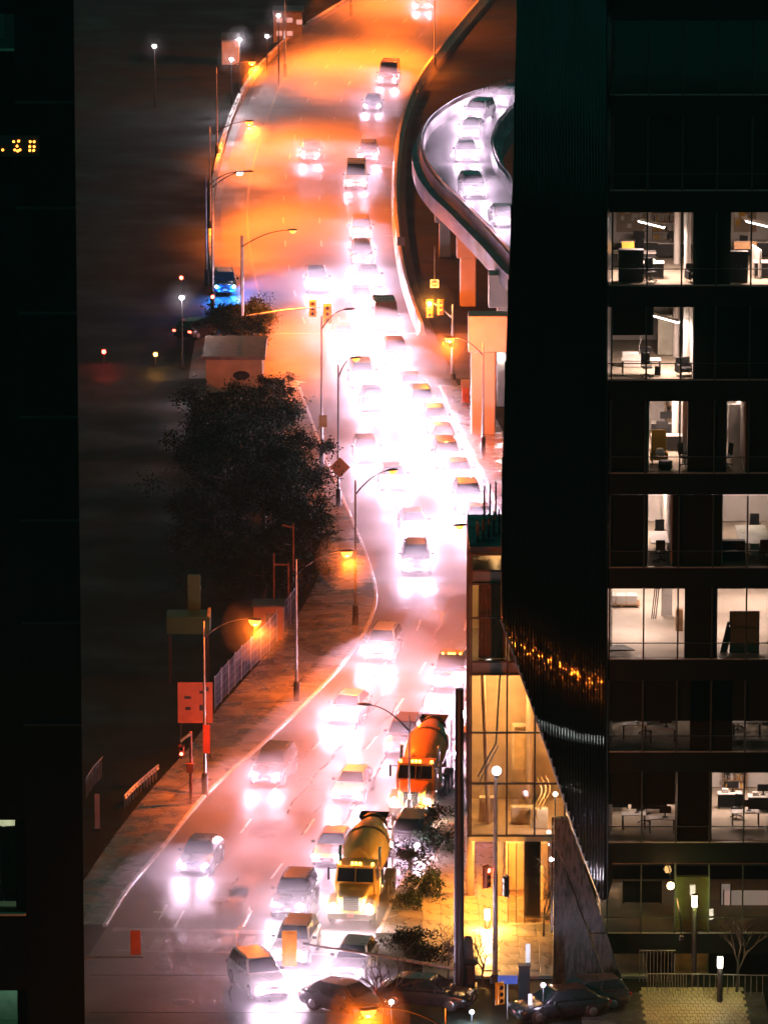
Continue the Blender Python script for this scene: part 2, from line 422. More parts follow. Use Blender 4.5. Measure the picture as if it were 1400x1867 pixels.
# ------------------------------------------------------------------ elevated ramp on piers
ZD = 10.5
ramp = thing('elevated_ramp', (0,0,0), 'curved elevated concrete ramp on piers carrying cars at upper right', 'ramp')
RO = [(1010,530),(960,492),(930,467),(895,428),(862,394),(830,362),(800,334),(776,302),(765,268),(768,242),(785,216),(828,186),(880,166),(935,148),(1010,128)]
RI = [(1060,420),(1000,385),(965,360),(944,341),(930,322),(916,304),(907,285),(903,268),(902,254),(905,240),(914,224),(930,205),(955,190),(985,178),(1040,160)]
ro = [G(x, y, ZD+0.9) for x, y in RO]; ri = [G(x, y, ZD+0.9) for x, y in RI]
for p in ro+ri: p.z = ZD
def dense(P, n=6):
    outp = []
    for i in range(len(P)-1):
        p0, p1, p2, p3 = P[max(i-1,0)], P[i], P[i+1], P[min(i+2,len(P)-1)]
        for k in range(n):
            t = k/n; outp.append(0.5*((2*p1)+(p2-p0)*t+(2*p0-5*p1+4*p2-p3)*t*t+(3*p1-p0-3*p2+p3)*t**3))
    outp.append(P[-1]); return outp
ro, ri = dense(ro), dense(ri)
RAMPC = pmat('ramp_concrete', (0.17,0.16,0.155), 0.55, var=0.25, scale=0.6, rvar=0.2, bump=0.2, bscale=5)
mb = MB(); vs = []; fs = []
for i, (a, b) in enumerate(zip(ro, ri)):
    vs += [a, b]
    if i: fs.append((2*i-2, 2*i-1, 2*i+1, 2*i))
mb.add(vs, fs); mb.build('deck_surface', ASPHALT, ramp)
def tang(P, i): return (P[min(i+1,len(P)-1)]-P[max(i-1,0)]).normalized()
def edge(P, sgn, name):
    rr = []
    for i, p in enumerate(P):
        d = tang(P, i); n = Vector((d.y, -d.x, 0))*sgn
        rr.append([p-n*0.02+Vector((0,0,0.0)), p+n*0.05+Vector((0,0,0.9)), p+n*0.32+Vector((0,0,0.9)), p+n*0.42+Vector((0,0,-0.3)), p+n*0.42+Vector((0,0,-1.1)), p-n*0.6+Vector((0,0,-1.3)), p-n*0.6+Vector((0,0,-0.05))])
    m = MB(); m.loft(rr, smooth=False); par = m.build(name, RAMPC, ramp)
    m = MB(); m.tube([p+Vector((0,0,1.25))+Vector((tang(P,i).y,-tang(P,i).x,0))*sgn*0.18 for i, p in enumerate(P)], 0.045, 6); m.build('hand_rail', STEEL, par)
    for i, p in enumerate(P):
        for k in range(2):
            if i+1 >= len(P): break
            q = p.lerp(P[i+1], k/2) + Vector((tang(P,i).y,-tang(P,i).x,0))*sgn*0.18
            m = MB(); m.box((q.x, q.y, ZD+1.07), (0.07, 0.07, 0.36)); m.build('rail_post', STEEL, par)
edge(ro, 1, 'outer_parapet'); edge(ri, -1, 'inner_parapet')
mb = MB(); vs = []; fs = []
for i, (a, b) in enumerate(zip(ro, ri)):
    vs += [a.lerp(b, 0.12)+Vector((0,0,-1.9)), a.lerp(b, 0.88)+Vector((0,0,-1.9)), b.lerp(a, 0.05)+Vector((0,0,-0.06)), a.lerp(b, 0.05)+Vector((0,0,-0.06))]
    if i:
        k = 4*i
        fs += [(k-4,k-3,k+1,k), (k-3,k-2,k+2,k+1), (k-1,k-4,k,k+3)]
mb.add(vs, fs); mb.build('deck_girder', RAMPC, ramp)
PIERC = pmat('pier_concrete', (0.42,0.35,0.27), 0.6, var=0.12, scale=0.8, bump=0.15, bscale=4)
def pier(px0, px1, pyb, ptop, cap_px0, cap_px1, cap_py, name='pier', dy=1.6):
    Y = G((px0+px1)/2, pyb).y; a, b = PY(px0, pyb, Y), PY(px1, pyb, Y); zt = PY(px0, ptop, Y).z; zc = PY(px0, cap_py, Y).z
    m = MB(); m.box(((a.x+b.x)/2, Y+dy/2, zc/2), (b.x-a.x, dy, zc)); sh = m.mesh('pier', PIERC); bevel_mesh(sh, 0.12, 2)
    s = link('pier', sh, ramp)
    c, d = PY(cap_px0, cap_py, Y), PY(cap_px1, cap_py, Y)
    m = MB(); m.box(((c.x+d.x)/2, Y+dy/2-0.05, (zc+zt)/2), (d.x-c.x, dy+0.5, zt-zc)); sh = m.mesh('pier_cap', PIERC); bevel_mesh(sh, 0.06, 1)
    link('pier_cap', sh, s)
pier(858, 903, 795, 575, 853, 930, 641)
pier(905, 935, 742, 500, 890, 950, 560)
pier(838, 868, 560, 430, 832, 880, 470)
pier(800, 822, 470, 372, 792, 830, 405)
# ------------------------------------------------------------------ vehicles
def rrect(w, z0, z1, rt, rb, y):
    """rounded cross-section of a body at station y (12 points)"""
    pts = []
    for (cx, cz, r, a0) in ((w-rt, z1-rt*0.8, rt, 0), (-(w-rt), z1-rt*0.8, rt, 90), (-(w-rb), z0+rb, rb, 180), (w-rb, z0+rb, rb, 270)):
        for k in range(3):
            a = radians(a0 + 45*k); rz = r*0.8 if cz > (z0+z1)/2 else r
            pts.append(Vector((cx + r*cos(a), y, cz + rz*sin(a))))
    return pts
TYPES = {
 #        L     W/2   H    hood  belt  cabin bottom front/back, cabin top front/back, top half-width, ground clearance, headlight z
 'sedan': (4.70, 0.91, 1.45, 0.80, 0.95, 1.25, 4.30, 1.95, 3.55, 0.62, 0.20, 0.66),
 'hatch': (4.25, 0.90, 1.52, 0.84, 0.98, 1.15, 4.15, 1.85, 3.75, 0.64, 0.20, 0.70),
 'suv':   (4.70, 0.94, 1.72, 1.00, 1.12, 1.30, 4.58, 1.95, 4.25, 0.68, 0.26, 0.82),
 'van':   (5.20, 1.00, 2.25, 1.05, 1.22, 0.85, 5.15, 1.65, 5.05, 0.84, 0.26, 0.80),
 'pickup':(5.60, 1.00, 1.90, 1.12, 1.22, 1.55, 3.75, 2.15, 3.55, 0.74, 0.32, 0.92),
}
PROTO = {}
def car_parts(kind):
    """list of (name, mesh, location, children) in a frame where the front is at y=0 and the car runs to +y"""
    if kind in PROTO: return PROTO[kind]
    L, hw, H, hood, belt, cb0, cb1, ct0, ct1, tw, gc, hz = TYPES[kind]
    P = []; dummy = CONC
    rt = 0.16
    st = [(0.0, hw*0.72, gc+0.16, hood-0.16), (0.10, hw*0.88, gc+0.06, hood-0.07), (0.38, hw*0.96, gc, hood-0.01), (0.9, hw, gc-0.02, hood+0.05),
          (cb0, hw, gc-0.02, belt-0.03), ((cb0+cb1)/2, hw, gc-0.02, belt), (L-0.75, hw, gc-0.02, belt+0.0), (L-0.28, hw*0.96, gc+0.02, belt-0.02),
          (L-0.06, hw*0.88, gc+0.10, belt-0.08), (L, hw*0.76, gc+0.2, belt-0.16)]
    if kind == 'van': st = st[:3] + st[4:]
    m = MB(); m.loft([rrect(w, a, b, rt, 0.10, y) for (y, w, a, b) in st]); P.append(('body', m.mesh('body', dummy), 'paint', []))
    # cabin: roof and pillars painted, panes set into it
    bw = hw-0.09
    def cab(t, lvl):           # t across -1..1
        pass
    vb = [Vector((-bw, cb0, belt-0.05)), Vector((bw, cb0, belt-0.05)), Vector((bw, cb1, belt-0.05)), Vector((-bw, cb1, belt-0.05))]
    vt = [Vector((-tw, ct0, H)), Vector((tw, ct0, H)), Vector((tw, ct1, H-0.02)), Vector((-tw, ct1, H-0.02))]
    m = MB(); mid = [Vector((0, ct0+0.05, H+0.05)), Vector((0, ct1-0.05, H+0.03))]
    m.add(vb+vt, [(0,1,5,4), (1,2,6,5), (2,3,7,6), (3,0,4,7), (0,3,2,1), (4,5,6,7)])
    me = bevel_mesh(m.mesh('cabin', dummy), 0.09, 3); P.append(('cabin', me, 'paint', []))
    def pane(a, b, c, d, name, inset=0.07, off=0.012):
        a, b, c, d = [Vector(v) for v in (a, b, c, d)]; ce = (a+b+c+d)/4
        n = (b-a).cross(d-a).normalized()
        q = [v + (ce-v).normalized()*inset*1.25 + n*off for v in (a, b, c, d)]
        m = MB(); m.prism(q, n*-0.03); P.append((name, bevel_mesh(m.mesh(name, CGLASS), 0.008, 1), None, []))
    ins = Vector((0,0,0.09))
    pane(vb[0]+ins, vb[1]+ins, vt[1], vt[0], 'windshield', 0.07)
    pane(vb[2]+ins, vb[3]+ins, vt[3], vt[2], 'rear_window', 0.10)
    for s, (i0, i1) in ((1, (1, 2)), (-1, (3, 0))):
        a, b, c, d = vb[i0]+ins, vb[i1]+ins, vt[i1], vt[i0]
        pane(a.lerp(b, 0.06), a.lerp(b, 0.5), d.lerp(c, 0.5), d.lerp(c, 0.06), 'side_window', 0.055)
        pane(a.lerp(b, 0.5), a.lerp(b, 0.94), d.lerp(c, 0.94), d.lerp(c, 0.5), 'side_window', 0.055)
    # nose: grille, lower bumper, plate, lamps
    m = MB(); m.box((0, 0.02, hood-0.27), (hw*0.95, 0.12, 0.17)); me = bevel_mesh(m.mesh('grille', BLACK), 0.02, 1)
    m = MB()
    for k in range(3): m.box((0, -0.045, hood-0.33+0.06*k), (hw*0.85, 0.02, 0.014))
    P.append(('grille', me, None, [('grille_bar', m.mesh('grille_bar', CHROME), None)]))
    m = MB(); m.box((0, 0.06, gc+0.14), (hw*1.35, 0.18, 0.16)); P.append(('lower_bumper', bevel_mesh(m.mesh('lower_bumper', BLACK), 0.03, 1), None, []))
    m = MB(); m.box((0, -0.035, gc+0.30), (0.34, 0.02, 0.14)); P.append(('number_plate', m.mesh('number_plate', PLATE), None, []))
    for s in (-1, 1):
        m = MB(); x = s*(hw*0.74)
        ring = [[Vector((x + s*0.15*cos(a)*(1 if cos(a)*s > 0 else 1), y, hz + 0.12*sin(a))) for a in [2*pi*k/10 for k in range(10)]] for y in (-0.03, 0.12)]
        m.loft(ring); hl = m.mesh('headlight', BLACK)
        m = MB(); m.lathe([(0, 0.115), (0.02, 0.11), (0.04, 0.04)], Matrix.Translation((x, -0.03, hz)) @ Matrix.Rotation(pi/2, 4, 'X'), n=14)
        P.append(('headlight', hl, None, [('lens', m.mesh('lens', HEADL), None), ('LIGHT', x, hz)]))
        m = MB(); m.box((s*(hw+0.10), cb0+0.42, belt+0.07), (0.20, 0.10, 0.15)); me = bevel_mesh(m.mesh('mirror', BLACK), 0.03, 2)
        P.append(('mirror', me, None, []))
        m = MB(); m.box((s*hw*0.78, L-0.03, belt-0.22), (0.30, 0.08, 0.15)); P.append(('tail_light', bevel_mesh(m.mesh('tail_light', TAIL), 0.02, 1), None, []))
    for y in (0.92, L-0.98):
        for s in (-1, 1):
            r = 0.34 if kind in ('sedan', 'hatch') else 0.38
            M = Matrix.Translation((s*(hw-0.10), y, r)) @ Matrix.Rotation(pi/2, 4, 'Y')
            m = MB(); m.lathe([(-0.11, r*0.9), (-0.09, r), (0.09, r), (0.11, r*0.9)], M, n=18)
            ty = m.mesh('wheel', RUBBER)
            m = MB(); m.lathe([(s*0.115, r*0.64), (s*0.13, r*0.6), (s*0.10, r*0.2), (s*0.125, r*0.12)], M, n=14)
            P.append(('wheel', ty, None, [('rim', m.mesh('rim', RIM), None)]))
            m = MB(); m.lathe([(-0.05, r*1.22), (0.105, r*1.2), (0.105, r*1.0)], M, n=18, cap=False)
            P.append(('wheel_arch', m.mesh('wheel_arch', BLACK), None, []))
    if kind in ('suv',):
        for s in (-1, 1):
            m = MB(); m.tube([(s*(tw-0.06), ct0+0.25, H+0.0), (s*(tw-0.06), ct0+0.35, H+0.07), (s*(tw-0.06), ct1-0.2, H+0.05), (s*(tw-0.06), ct1-0.1, H-0.01)], 0.02, 6)
            P.append(('roof_rail', m.mesh('roof_rail', CHROME), None, []))
    if kind == 'pickup':
        m = MB(); m.box((0, (cb1+L)/2+0.05, belt+0.012), (hw*1.6, L-cb1-0.35, 0.02)); P.append(('bed_liner', m.mesh('bed_liner', BLACK), None, []))
    PROTO[kind] = P; return P
PAINTS = {}
def paint(c, rough=0.28):
    k = tuple(c)
    if k not in PAINTS: PAINTS[k] = pmat('car_paint_%d' % len(PAINTS), c, rough, var=0.08, scale=1.5, coat=0.8, rvar=0.06)
    return PAINTS[k]
HEAD_TILT = radians(90-8)
def headlights(parent, x, hz, key='headlamp', col=HEADC, watts=None, y=-0.09):
    light('POINT', key, col, watts or HEAD_W, parent, (x, y-0.06, hz+0.02), (0, 0, 0), 0.09)
def vehicle(kind, loc, rz, col, name, label, cat, group, lamp=None):
    root = thing(name, loc, label, cat, group, rz)
    p = paint(col)
    for (nm, me, mt, ch) in car_parts(kind):
        o = link(nm, me, root)
        if mt == 'paint': o.material_slots[0].link = 'OBJECT'; o.material_slots[0].material = p
        for c in ch:
            if c[0] == 'LIGHT':
                if lamp is not False: headlights(o, c[1], c[2], **(lamp or {}))
            else:
                q = link(c[0], c[1], o)
                if c[0] == 'lens' and lamp is False: q.material_slots[0].link = 'OBJECT'; q.material_slots[0].material = RIM
                if c[0] == 'lens' and lamp and 'lens' in lamp: pass
    return root
def heading(Y, x, upper):
    fa, fb = (L_up, R_up) if upper else (L_low, R_low)
    t = 0.5
    try: t = min(1, max(0, (x-fa(Y))/(fb(Y)-fa(Y))))
    except ZeroDivisionError: pass
    h = 14.0; g = lambda y: fa(y)*(1-t)+fb(y)*t
    return atan2(-(g(Y+h)-g(Y-h)), 2*h)      # rotation that points +y along the road
def on_road(kind, hx, hy, col, name, label, cat, group='cars driving down the main road', rz=None, z=0.0, lamp=None):
    hz = TYPES[kind][11] if kind in TYPES else 0.9
    p = G(hx, hy, z+hz)
    if lamp is None:
        if z > 0: lamp = {'key': 'ramp_headlamp', 'watts': HEAD_W*1.5}
        elif hy < 360: lamp = {'key': 'far_headlamp', 'watts': HEAD_W*0.9}
        elif 480 < hy < 1010: lamp = {'key': 'glare_headlamp', 'watts': HEAD_W*2.2}
        elif hy < 1320: lamp = {'key': 'bright_headlamp', 'watts': HEAD_W*1.5}
        else: lamp = {'key': 'near_headlamp', 'watts': HEAD_W*0.8}
    if rz is None:
        if p.y > Y_X0: rz = heading(max(p.y, Y_X1+16), p.x, True) if p.y > Y_X1 else 0.07
        else: rz = heading(min(max(p.y, YB(1640)), Y_X0-16), p.x, False)
    return vehicle(kind, (p.x, p.y, z), rz, col, name, label, cat, group, lamp)
BLK, CHAR, NAVY, GREY, SILV, WHT = (0.012,0.012,0.014), (0.035,0.036,0.04), (0.012,0.016,0.035), (0.12,0.12,0.13), (0.42,0.42,0.44), (0.75,0.73,0.72)
BEIGE, TAN, MAROON, TAXI, BROWN = (0.45,0.36,0.26), (0.35,0.25,0.16), (0.10,0.02,0.02), (0.62,0.22,0.02), (0.06,0.035,0.02)
LOW, MID, QUE, UPP, RAMPG = 'vehicles on the lower road', 'vehicles in the bright middle of the road', 'cars queueing nose to tail in the right lane', 'vehicles on the upper carriageway', 'cars on the elevated ramp'
for a in (
 ('sedan', 352,1577, NAVY,  'car', 'dark navy sedan alone in the leftmost lane, nearest the left kerb', 'car', LOW),
 ('suv',   483,1412, CHAR,  'car', 'dark charcoal SUV beside the left kerb, one ahead of the navy sedan', 'car', LOW),
 ('sedan', 622,1305, SILV,  'car', 'silver sedan in the glare below the silver SUV', 'car', LOW),
 ('suv',   688,1188, SILV,  'car', 'silver SUV hugging the bulge of the left kerb', 'car', LOW),
 ('sedan', 631,1447, WHT,   'car', 'white sedan left of the orange concrete mixer', 'car', LOW),
 ('suv',   524,1650, BLK,   'car', 'black SUV left of the yellow concrete mixer, just behind the stop line', 'car', LOW),
 ('suv',   525,1738, BEIGE, 'car', 'pale beige SUV partly behind the hanging signal housing on the crosswalk', 'car', LOW),
 ('suv',   498,1798, WHT,   'car', 'white SUV turning at the bottom of the road, past the crosswalk', 'car', LOW, 0.34),
 ('sedan', 596,1562, TAXI,  'taxi','orange taxi squeezed beside the yellow mixer drum', 'taxi', LOW),
 ('suv',   737,1540, BLK,   'car', 'black SUV between the yellow mixer and the right kerb', 'car', LOW),
 ('hatch', 633,1770, SILV,  'car', 'grey hatchback in front of the yellow concrete mixer', 'car', LOW),
 ('suv',   727,1358, MAROON,'car', 'dark maroon SUV just behind and left of the orange mixer', 'car', LOW),
 ('pickup',815,1238, CHAR,  'pickup_truck', 'dark pickup truck with a row of amber roof lights', 'pickup', LOW),
 ('sedan', 864,1212, SILV,  'car', 'silver sedan half hidden by the corner of the glass pavilion, beside the pickup', 'car', LOW),
 ('sedan', 852,1375, TAN,   'car', 'tan sedan behind the thick dark pole, beside the orange mixer', 'car', LOW),
 ('suv',   866,1300, BEIGE, 'car', 'beige SUV mostly hidden between thick dark pole and pavilion, behind the tan sedan', 'car', LOW),
 ('suv',   760,1030, CHAR,  'car', 'dark grey SUV in the brightest glare, with white sedan close behind it', 'car', MID),
 ('sedan', 758,966,  WHT,   'car', 'white sedan close behind the dark grey SUV in the glare', 'car', MID),
 ('sedan', 721,881,  TAXI,  'taxi','orange taxi in the glare, level with the diamond sign', 'taxi', MID),
 ('hatch', 672,830,  GREY,  'car', 'grey hatchback right of the diamond sign', 'car', MID),
 ('sedan', 684,737,  GREY,  'car', 'grey sedan in the glare just in front of the beige SUV', 'car', MID),
 ('suv',   664,691,  BEIGE, 'car', 'beige SUV crossing the junction, right of the twin poles', 'car', MID),
 ('sedan', 628,620,  GREY,  'car', 'grey sedan entering the junction under the hanging signals', 'car', MID),
 ('suv',   581,519,  CHAR,  'car', 'dark SUV alone in its lane just above the hanging signals', 'car', UPP),
 ('sedan', 676,512,  SILV,  'car', 'silver sedan in the right lane queue, behind the dark van', 'car', UPP),
 ('sedan', 662,550,  WHT,   'car', 'white sedan washed out by glare left of the dark van', 'car', UPP),
 ('van',   706,591,  BLK,   'van', 'tall dark van beside the right barrier at the junction', 'van', UPP),
 ('suv',   658,424,  TAN,   'car', 'tan SUV second behind the silver sedan in the right lane', 'car', UPP),
 ('suv',   661,469,  BROWN, 'car', 'brown SUV close in front of the tan SUV', 'car', UPP),
 ('van',   649,332,  (0.62,0.45,0.22), 'van', 'pale yellow high-roof van in the upper right lane', 'van', UPP),
 ('suv',   671,283,  GREY,  'car', 'grey SUV half hidden behind the pale yellow van', 'car', UPP),
 ('suv',   565,282,  BROWN, 'car', 'dark brown SUV alone in the middle of the orange carriageway', 'car', UPP),
 ('sedan', 678,193,  CHAR,  'car', 'charcoal sedan crossing the bridge joint by the right barrier', 'car', UPP),
 ('van',   706,144,  BROWN, 'van', 'dark brown van highest up the orange carriageway', 'van', UPP),
 ('sedan', 770,10,   MAROON,'car', 'distant red car at the very top of the carriageway', 'car', UPP),
 ('suv',   724,651,  GREY,  'car', 'grey SUV right behind the crossing, in front of the dark van', 'car', QUE),
 ('sedan', 753,711,  SILV,  'car', 'silver sedan in the right queue, first below the side street', 'car', QUE),
 ('suv',   773,741,  BEIGE, 'car', 'beige SUV second in the right queue below the side street', 'car', QUE),
 ('hatch', 798,773,  GREY,  'car', 'grey hatchback in the right queue between beige SUV and maroon sedan', 'car', QUE),
 ('sedan', 812,806,  MAROON,'car', 'maroon sedan in the right queue level with the pier foot', 'car', QUE),
 ('suv',   819,838,  BROWN, 'car', 'brown SUV in the right queue below the pier foot', 'car', QUE),
 ('sedan', 841,872,  SILV,  'car', 'silver sedan with very bright lights in the right queue', 'car', QUE),
 ('suv',   857,916,  NAVY,  'car', 'navy SUV at the right kerb just above the pavilion roof', 'car', QUE),
 ('sedan', 877,956,  CHAR,  'car', 'charcoal sedan last in view, half behind the pavilion roof', 'car', QUE),
): on_road(*a)
for a in (
 ('suv',   868,346, GREY,  'car', 'boxy grey SUV in the middle of the elevated ramp', 'car', RAMPG),
 ('sedan', 925,402, TAN,   'car', 'tan sedan on the ramp cut off by the dark tower edge', 'car', RAMPG),
 ('sedan', 851,284, SILV,  'car', 'silver sedan on the ramp right behind the boxy grey SUV', 'car', RAMPG),
 ('sedan', 854,241, BEIGE, 'car', 'beige sedan on the ramp, third from the ramp foot', 'car', RAMPG),
 ('suv',   858,208, WHT,   'car', 'white SUV on the ramp where the curve tightens', 'car', RAMPG),
 ('sedan', 906,184, WHT,   'car', 'white sedan farthest back on the elevated ramp', 'car', RAMPG),
):
    p = G(a[1], a[2], ZD); k = min(range(1, len(ro)-1), key=lambda i: (ro[i].lerp(ri[i], 0.5)-p).length)
    d = ro[k+1].lerp(ri[k+1], 0.5) - ro[k-1].lerp(ri[k-1], 0.5); rz = atan2(-d.x, d.y)
    on_road(*a, rz=max(-0.75, min(0.75, rz)), z=ZD)
# amber roof lights of the pickup
pk = [o for o in COL.objects if o.name.startswith('pickup_truck')][0]
for k in (-0.52, -0.16, 0.0, 0.16, 0.52):
    m = MB(); m.box((k, 2.22, 1.93), (0.11, 0.10, 0.07)); m.build('roof_marker_light', AMBER, pk)
# a dark car turning away to the right at the bottom edge, tail light towards the left
dk = G(655, 1852)
vehicle('sedan', (dk.x+1.2, dk.y-0.6, 0), radians(52), BLK, 'car', 'black sedan turning at the bottom edge beside the orange street lamp', 'car', LOW, False)
# parked cars in the dark
def parked(px, py, kind, rz, col, label, grp='parked cars in the shade', lamp=False):
    p = G(px, py); return vehicle(kind, (p.x, p.y, 0), rz, col, 'parked_car', label, 'car', grp, lamp)
parked(862, 1838, 'sedan', 1.3, BLK, 'black parked car with red tail light left of the signal pole foot')
parked(938, 1862, 'sedan', -1.2, BLK, 'black parked car below the blue sign near the signal pole')
parked(990, 1845, 'hatch', -1.25, CHAR, 'dark parked hatchback against the stone wedge wall')
parked(386, 606, 'hatch', 2.6, BLK, 'black car stopped in the left side street by the bollards')
parked(411, 541, 'suv', 0.05, NAVY, 'dark car with bright blue headlights beside the retaining wall end', lamp={'key': 'blue_headlamp', 'col': (0.02, 0.22, 1.0), 'watts': HEAD_W*3.0})
BLUEL = emat('blue_lens_lit', (0.15, 0.45, 1.0), 14.0)
for o in list(COL.objects):
    if o.name.startswith('lens') and o.parent.parent.get('label', '').startswith('dark car with bright blue'):
        o.material_slots[0].link = 'OBJECT'; o.material_slots[0].material = BLUEL
    if o.name.startswith('tail_light') and o.parent.get('label', '').startswith(('black car stopped', 'black parked car with red', 'black sedan turning')):
        o.material_slots[0].link = 'OBJECT'; o.material_slots[0].material = TAILON

# concrete mixer trucks
def mixer(hx, hy, rz, col, dcol, label):
    p = G(hx, hy, 1.15); t = thing('concrete_mixer_truck', (p.x, p.y, 0), label, 'truck', 'concrete mixer trucks', rz)
    pc, pd = paint(col, 0.35), paint(dcol, 0.4)
    m = MB(); m.loft([rrect(0.62, 0.75, 1.55, 0.14, 0.06, 0.0), rrect(0.72, 0.7, 1.68, 0.16, 0.06, 0.12), rrect(0.82, 0.7, 1.82, 0.18, 0.06, 1.1), rrect(0.95, 0.7, 1.92, 0.18, 0.06, 1.6)])
    hood = m.build('hood', pc, t)
    m = MB(); m.box((0, -0.03, 1.25), (0.86, 0.10, 0.72)); gr = link('grille', bevel_mesh(m.mesh('grille', BLACK), 0.03, 1), t)
    for k in range(6):
        m = MB(); m.box((0, -0.09, 1.0+0.1*k), (0.78, 0.03, 0.03)); m.build('grille_bar', CHROME, gr)
    m = MB(); m.box((0, -0.12, 0.62), (2.35, 0.22, 0.34)); link('bumper', bevel_mesh(m.mesh('bumper', pmat('truck_bumper', (0.08,0.05,0.03), 0.4)), 0.05, 2), t)
    m = MB(); m.box((0, -0.245, 0.66), (0.36, 0.02, 0.16)); m.build('number_plate', PLATE, t)
    for s in (-1, 1):
        m = MB(); m.loft([rrect(0.26, 0.8, 1.15, 0.1, 0.05, -0.02), rrect(0.30, 0.72, 1.38, 0.14, 0.05, 0.25), rrect(0.30, 0.9, 1.5, 0.14, 0.05, 0.9), rrect(0.28, 0.72, 1.35, 0.14, 0.05, 1.55)])
        f = m.build('fender', pc, t); f.location = (s*0.93, 0, 0)
        m = MB(); m.lathe([(0, 0.17), (0.1, 0.17)], Matrix.Translation((s*0.92, 0.06, 1.12)) @ Matrix.Rotation(pi/2, 4, 'X'), n=16); hl = m.build('headlight', BLACK, t)
        m = MB(); m.lathe([(0, 0.135), (0.02, 0.12), (0.03, 0.02)], Matrix.Translation((s*0.92, -0.045, 1.12)) @ Matrix.Rotation(pi/2, 4, 'X'), n=16); m.build('lens', HEADL, hl)
        headlights(hl, s*0.92, 1.12, 'truck_headlamp', (1.0, 0.78, 0.62), HEAD_W*0.75, -0.1)
        m = MB(); m.tube([(s*1.0, 1.75, 2.6), (s*1.35, 1.6, 2.6)], 0.02, 6); m.box((s*1.38, 1.6, 2.35), (0.10, 0.18, 0.62)); m.build('mirror', DARKMET, t)
        for (y, w) in ((0.75, 0.30), (5.1, 0.52), (6.35, 0.52), (7.6, 0.5)):
            M = Matrix.Translation((s*(1.2-w/2), y, 0.52)) @ Matrix.Rotation(pi/2, 4, 'Y')
            m = MB(); m.lathe([(-w/2, 0.47), (-w/2+0.05, 0.52), (w/2-0.05, 0.52), (w/2, 0.47)], M, n=20); wh = m.build('wheel', RUBBER, t)
            m = MB(); m.lathe([(s*(w/2+0.005), 0.32), (s*(w/2-0.08), 0.26), (s*(w/2+0.02), 0.1)], M, n=16); m.build('rim', RIM, wh)
        m = MB(); m.tube([(s*1.02, 3.15, 0.9), (s*1.02, 3.15, 3.2), (s*1.02, 3.3, 3.35)], 0.08, 10); m.build('exhaust_stack', CHROME, t)
    # cab
    m = MB()
    vb = [(-1.08,1.45,0.95),(1.08,1.45,0.95),(1.08,3.0,0.95),(-1.08,3.0,0.95)]; vm = [(-1.08,1.45,1.9),(1.08,1.45,1.9),(1.08,3.0,1.9),(-1.08,3.0,1.9)]
    vt = [(-0.98,1.75,2.75),(0.98,1.75,2.75),(0.98,2.98,2.8),(-0.98,2.98,2.8)]
    m.add(vb+vm+vt, [(0,1,5,4),(1,2,6,5),(2,3,7,6),(3,0,4,7),(4,5,9,8),(5,6,10,9),(6,7,11,10),(7,4,8,11),(8,9,10,11),(3,2,1,0)])
    cab = link('cab', bevel_mesh(m.mesh('cab', pc), 0.09, 3), t)
    for (x0, x1) in ((-0.93, -0.03), (0.03, 0.93)):
        m = MB(); n = Vector((0,-0.94,0.33)).normalized()
        q = [Vector((x0,1.485,1.98)), Vector((x1,1.485,1.98)), Vector((x1*0.95,1.71,2.63)), Vector((x0*0.95,1.71,2.63))]
        m.prism([v+n*0.02 for v in q], n*-0.04); m.build('windshield_pane', CGLASS, cab)
    for s in (-1, 1):
        m = MB(); q = [Vector((s*1.085,1.75,1.98)), Vector((s*1.085,2.75,1.98)), Vector((s*1.015,2.75,2.6)), Vector((s*1.015,1.95,2.6))]
        m.prism(q, (s*-0.03,0,0)); m.build('side_window', CGLASS, cab)
    m = MB(); m.box((0, 1.70, 2.80), (2.0, 0.30, 0.05)); m.build('sun_visor', pc, cab)
    for k in (-0.85, -0.2, 0, 0.2, 0.85):
        m = MB(); m.box((k, 1.82, 2.87), (0.12, 0.12, 0.09)); m.build('roof_marker_light', AMBER, cab)
    # chassis, drum, hopper
    m = MB(); m.box((0, 5.4, 0.95), (0.9, 7.4, 0.3)); m.box((0, 3.5, 1.5), (1.7, 0.25, 1.2)); m.box((0, 8.0, 1.9), (1.5, 0.3, 1.8)); m.build('chassis', DARKMET, t)
    ax = Matrix.Translation((0, 3.35, 2.15)) @ Matrix.Rotation(radians(-90+12.5), 4, 'X')
    m = MB(); m.lathe([(0.0, 0.35), (0.05, 0.75), (0.9, 1.06), (1.9, 1.18), (2.9, 1.15), (4.2, 0.80), (4.7, 0.62)], ax, n=28)
    dr = m.build('drum', pd, t)
    m = MB(); m.lathe([(4.62, 0.66), (4.66, 0.72), (4.95, 0.70), (5.0, 0.52)], ax, n=24); m.build('drum_collar', DARKMET, dr)
    m = MB(); m.lathe([(2.35, 1.185), (2.38, 1.22), (2.55, 1.21), (2.58, 1.175)], ax, n=28, cap=False); m.build('drum_ring', pmat('ring_steel', (0.2,0.15,0.1), 0.4, metal=0.6), dr)
    for k in range(26):
        a = k*0.33; h = 0.7+k*0.13; r = (1.0+0.19*(h-0.7)) if h < 1.9 else (1.19 if h < 2.9 else 1.16-0.27*(h-2.9))
        m = MB(); m.box((0,0,0), (0.05, 0.16, 0.10), M=ax @ Matrix.Translation(((r+0.0)*cos(a), (r+0.0)*sin(a), h)) @ Matrix.Rotation(a, 4, 'Z')); 
        if k % 2 == 0: m.build('drum_fin_weld', pd, dr)
    m = MB(); m.loft([[Vector((x*0.45, 8.2+y*0.35, 3.15)) for x, y in ((-1,-1),(1,-1),(1,1),(-1,1))], [Vector((x*0.75, 8.25+y*0.55, 3.75)) for x, y in ((-1,-1),(1,-1),(1,1),(-1,1))]], cap=False, smooth=False)
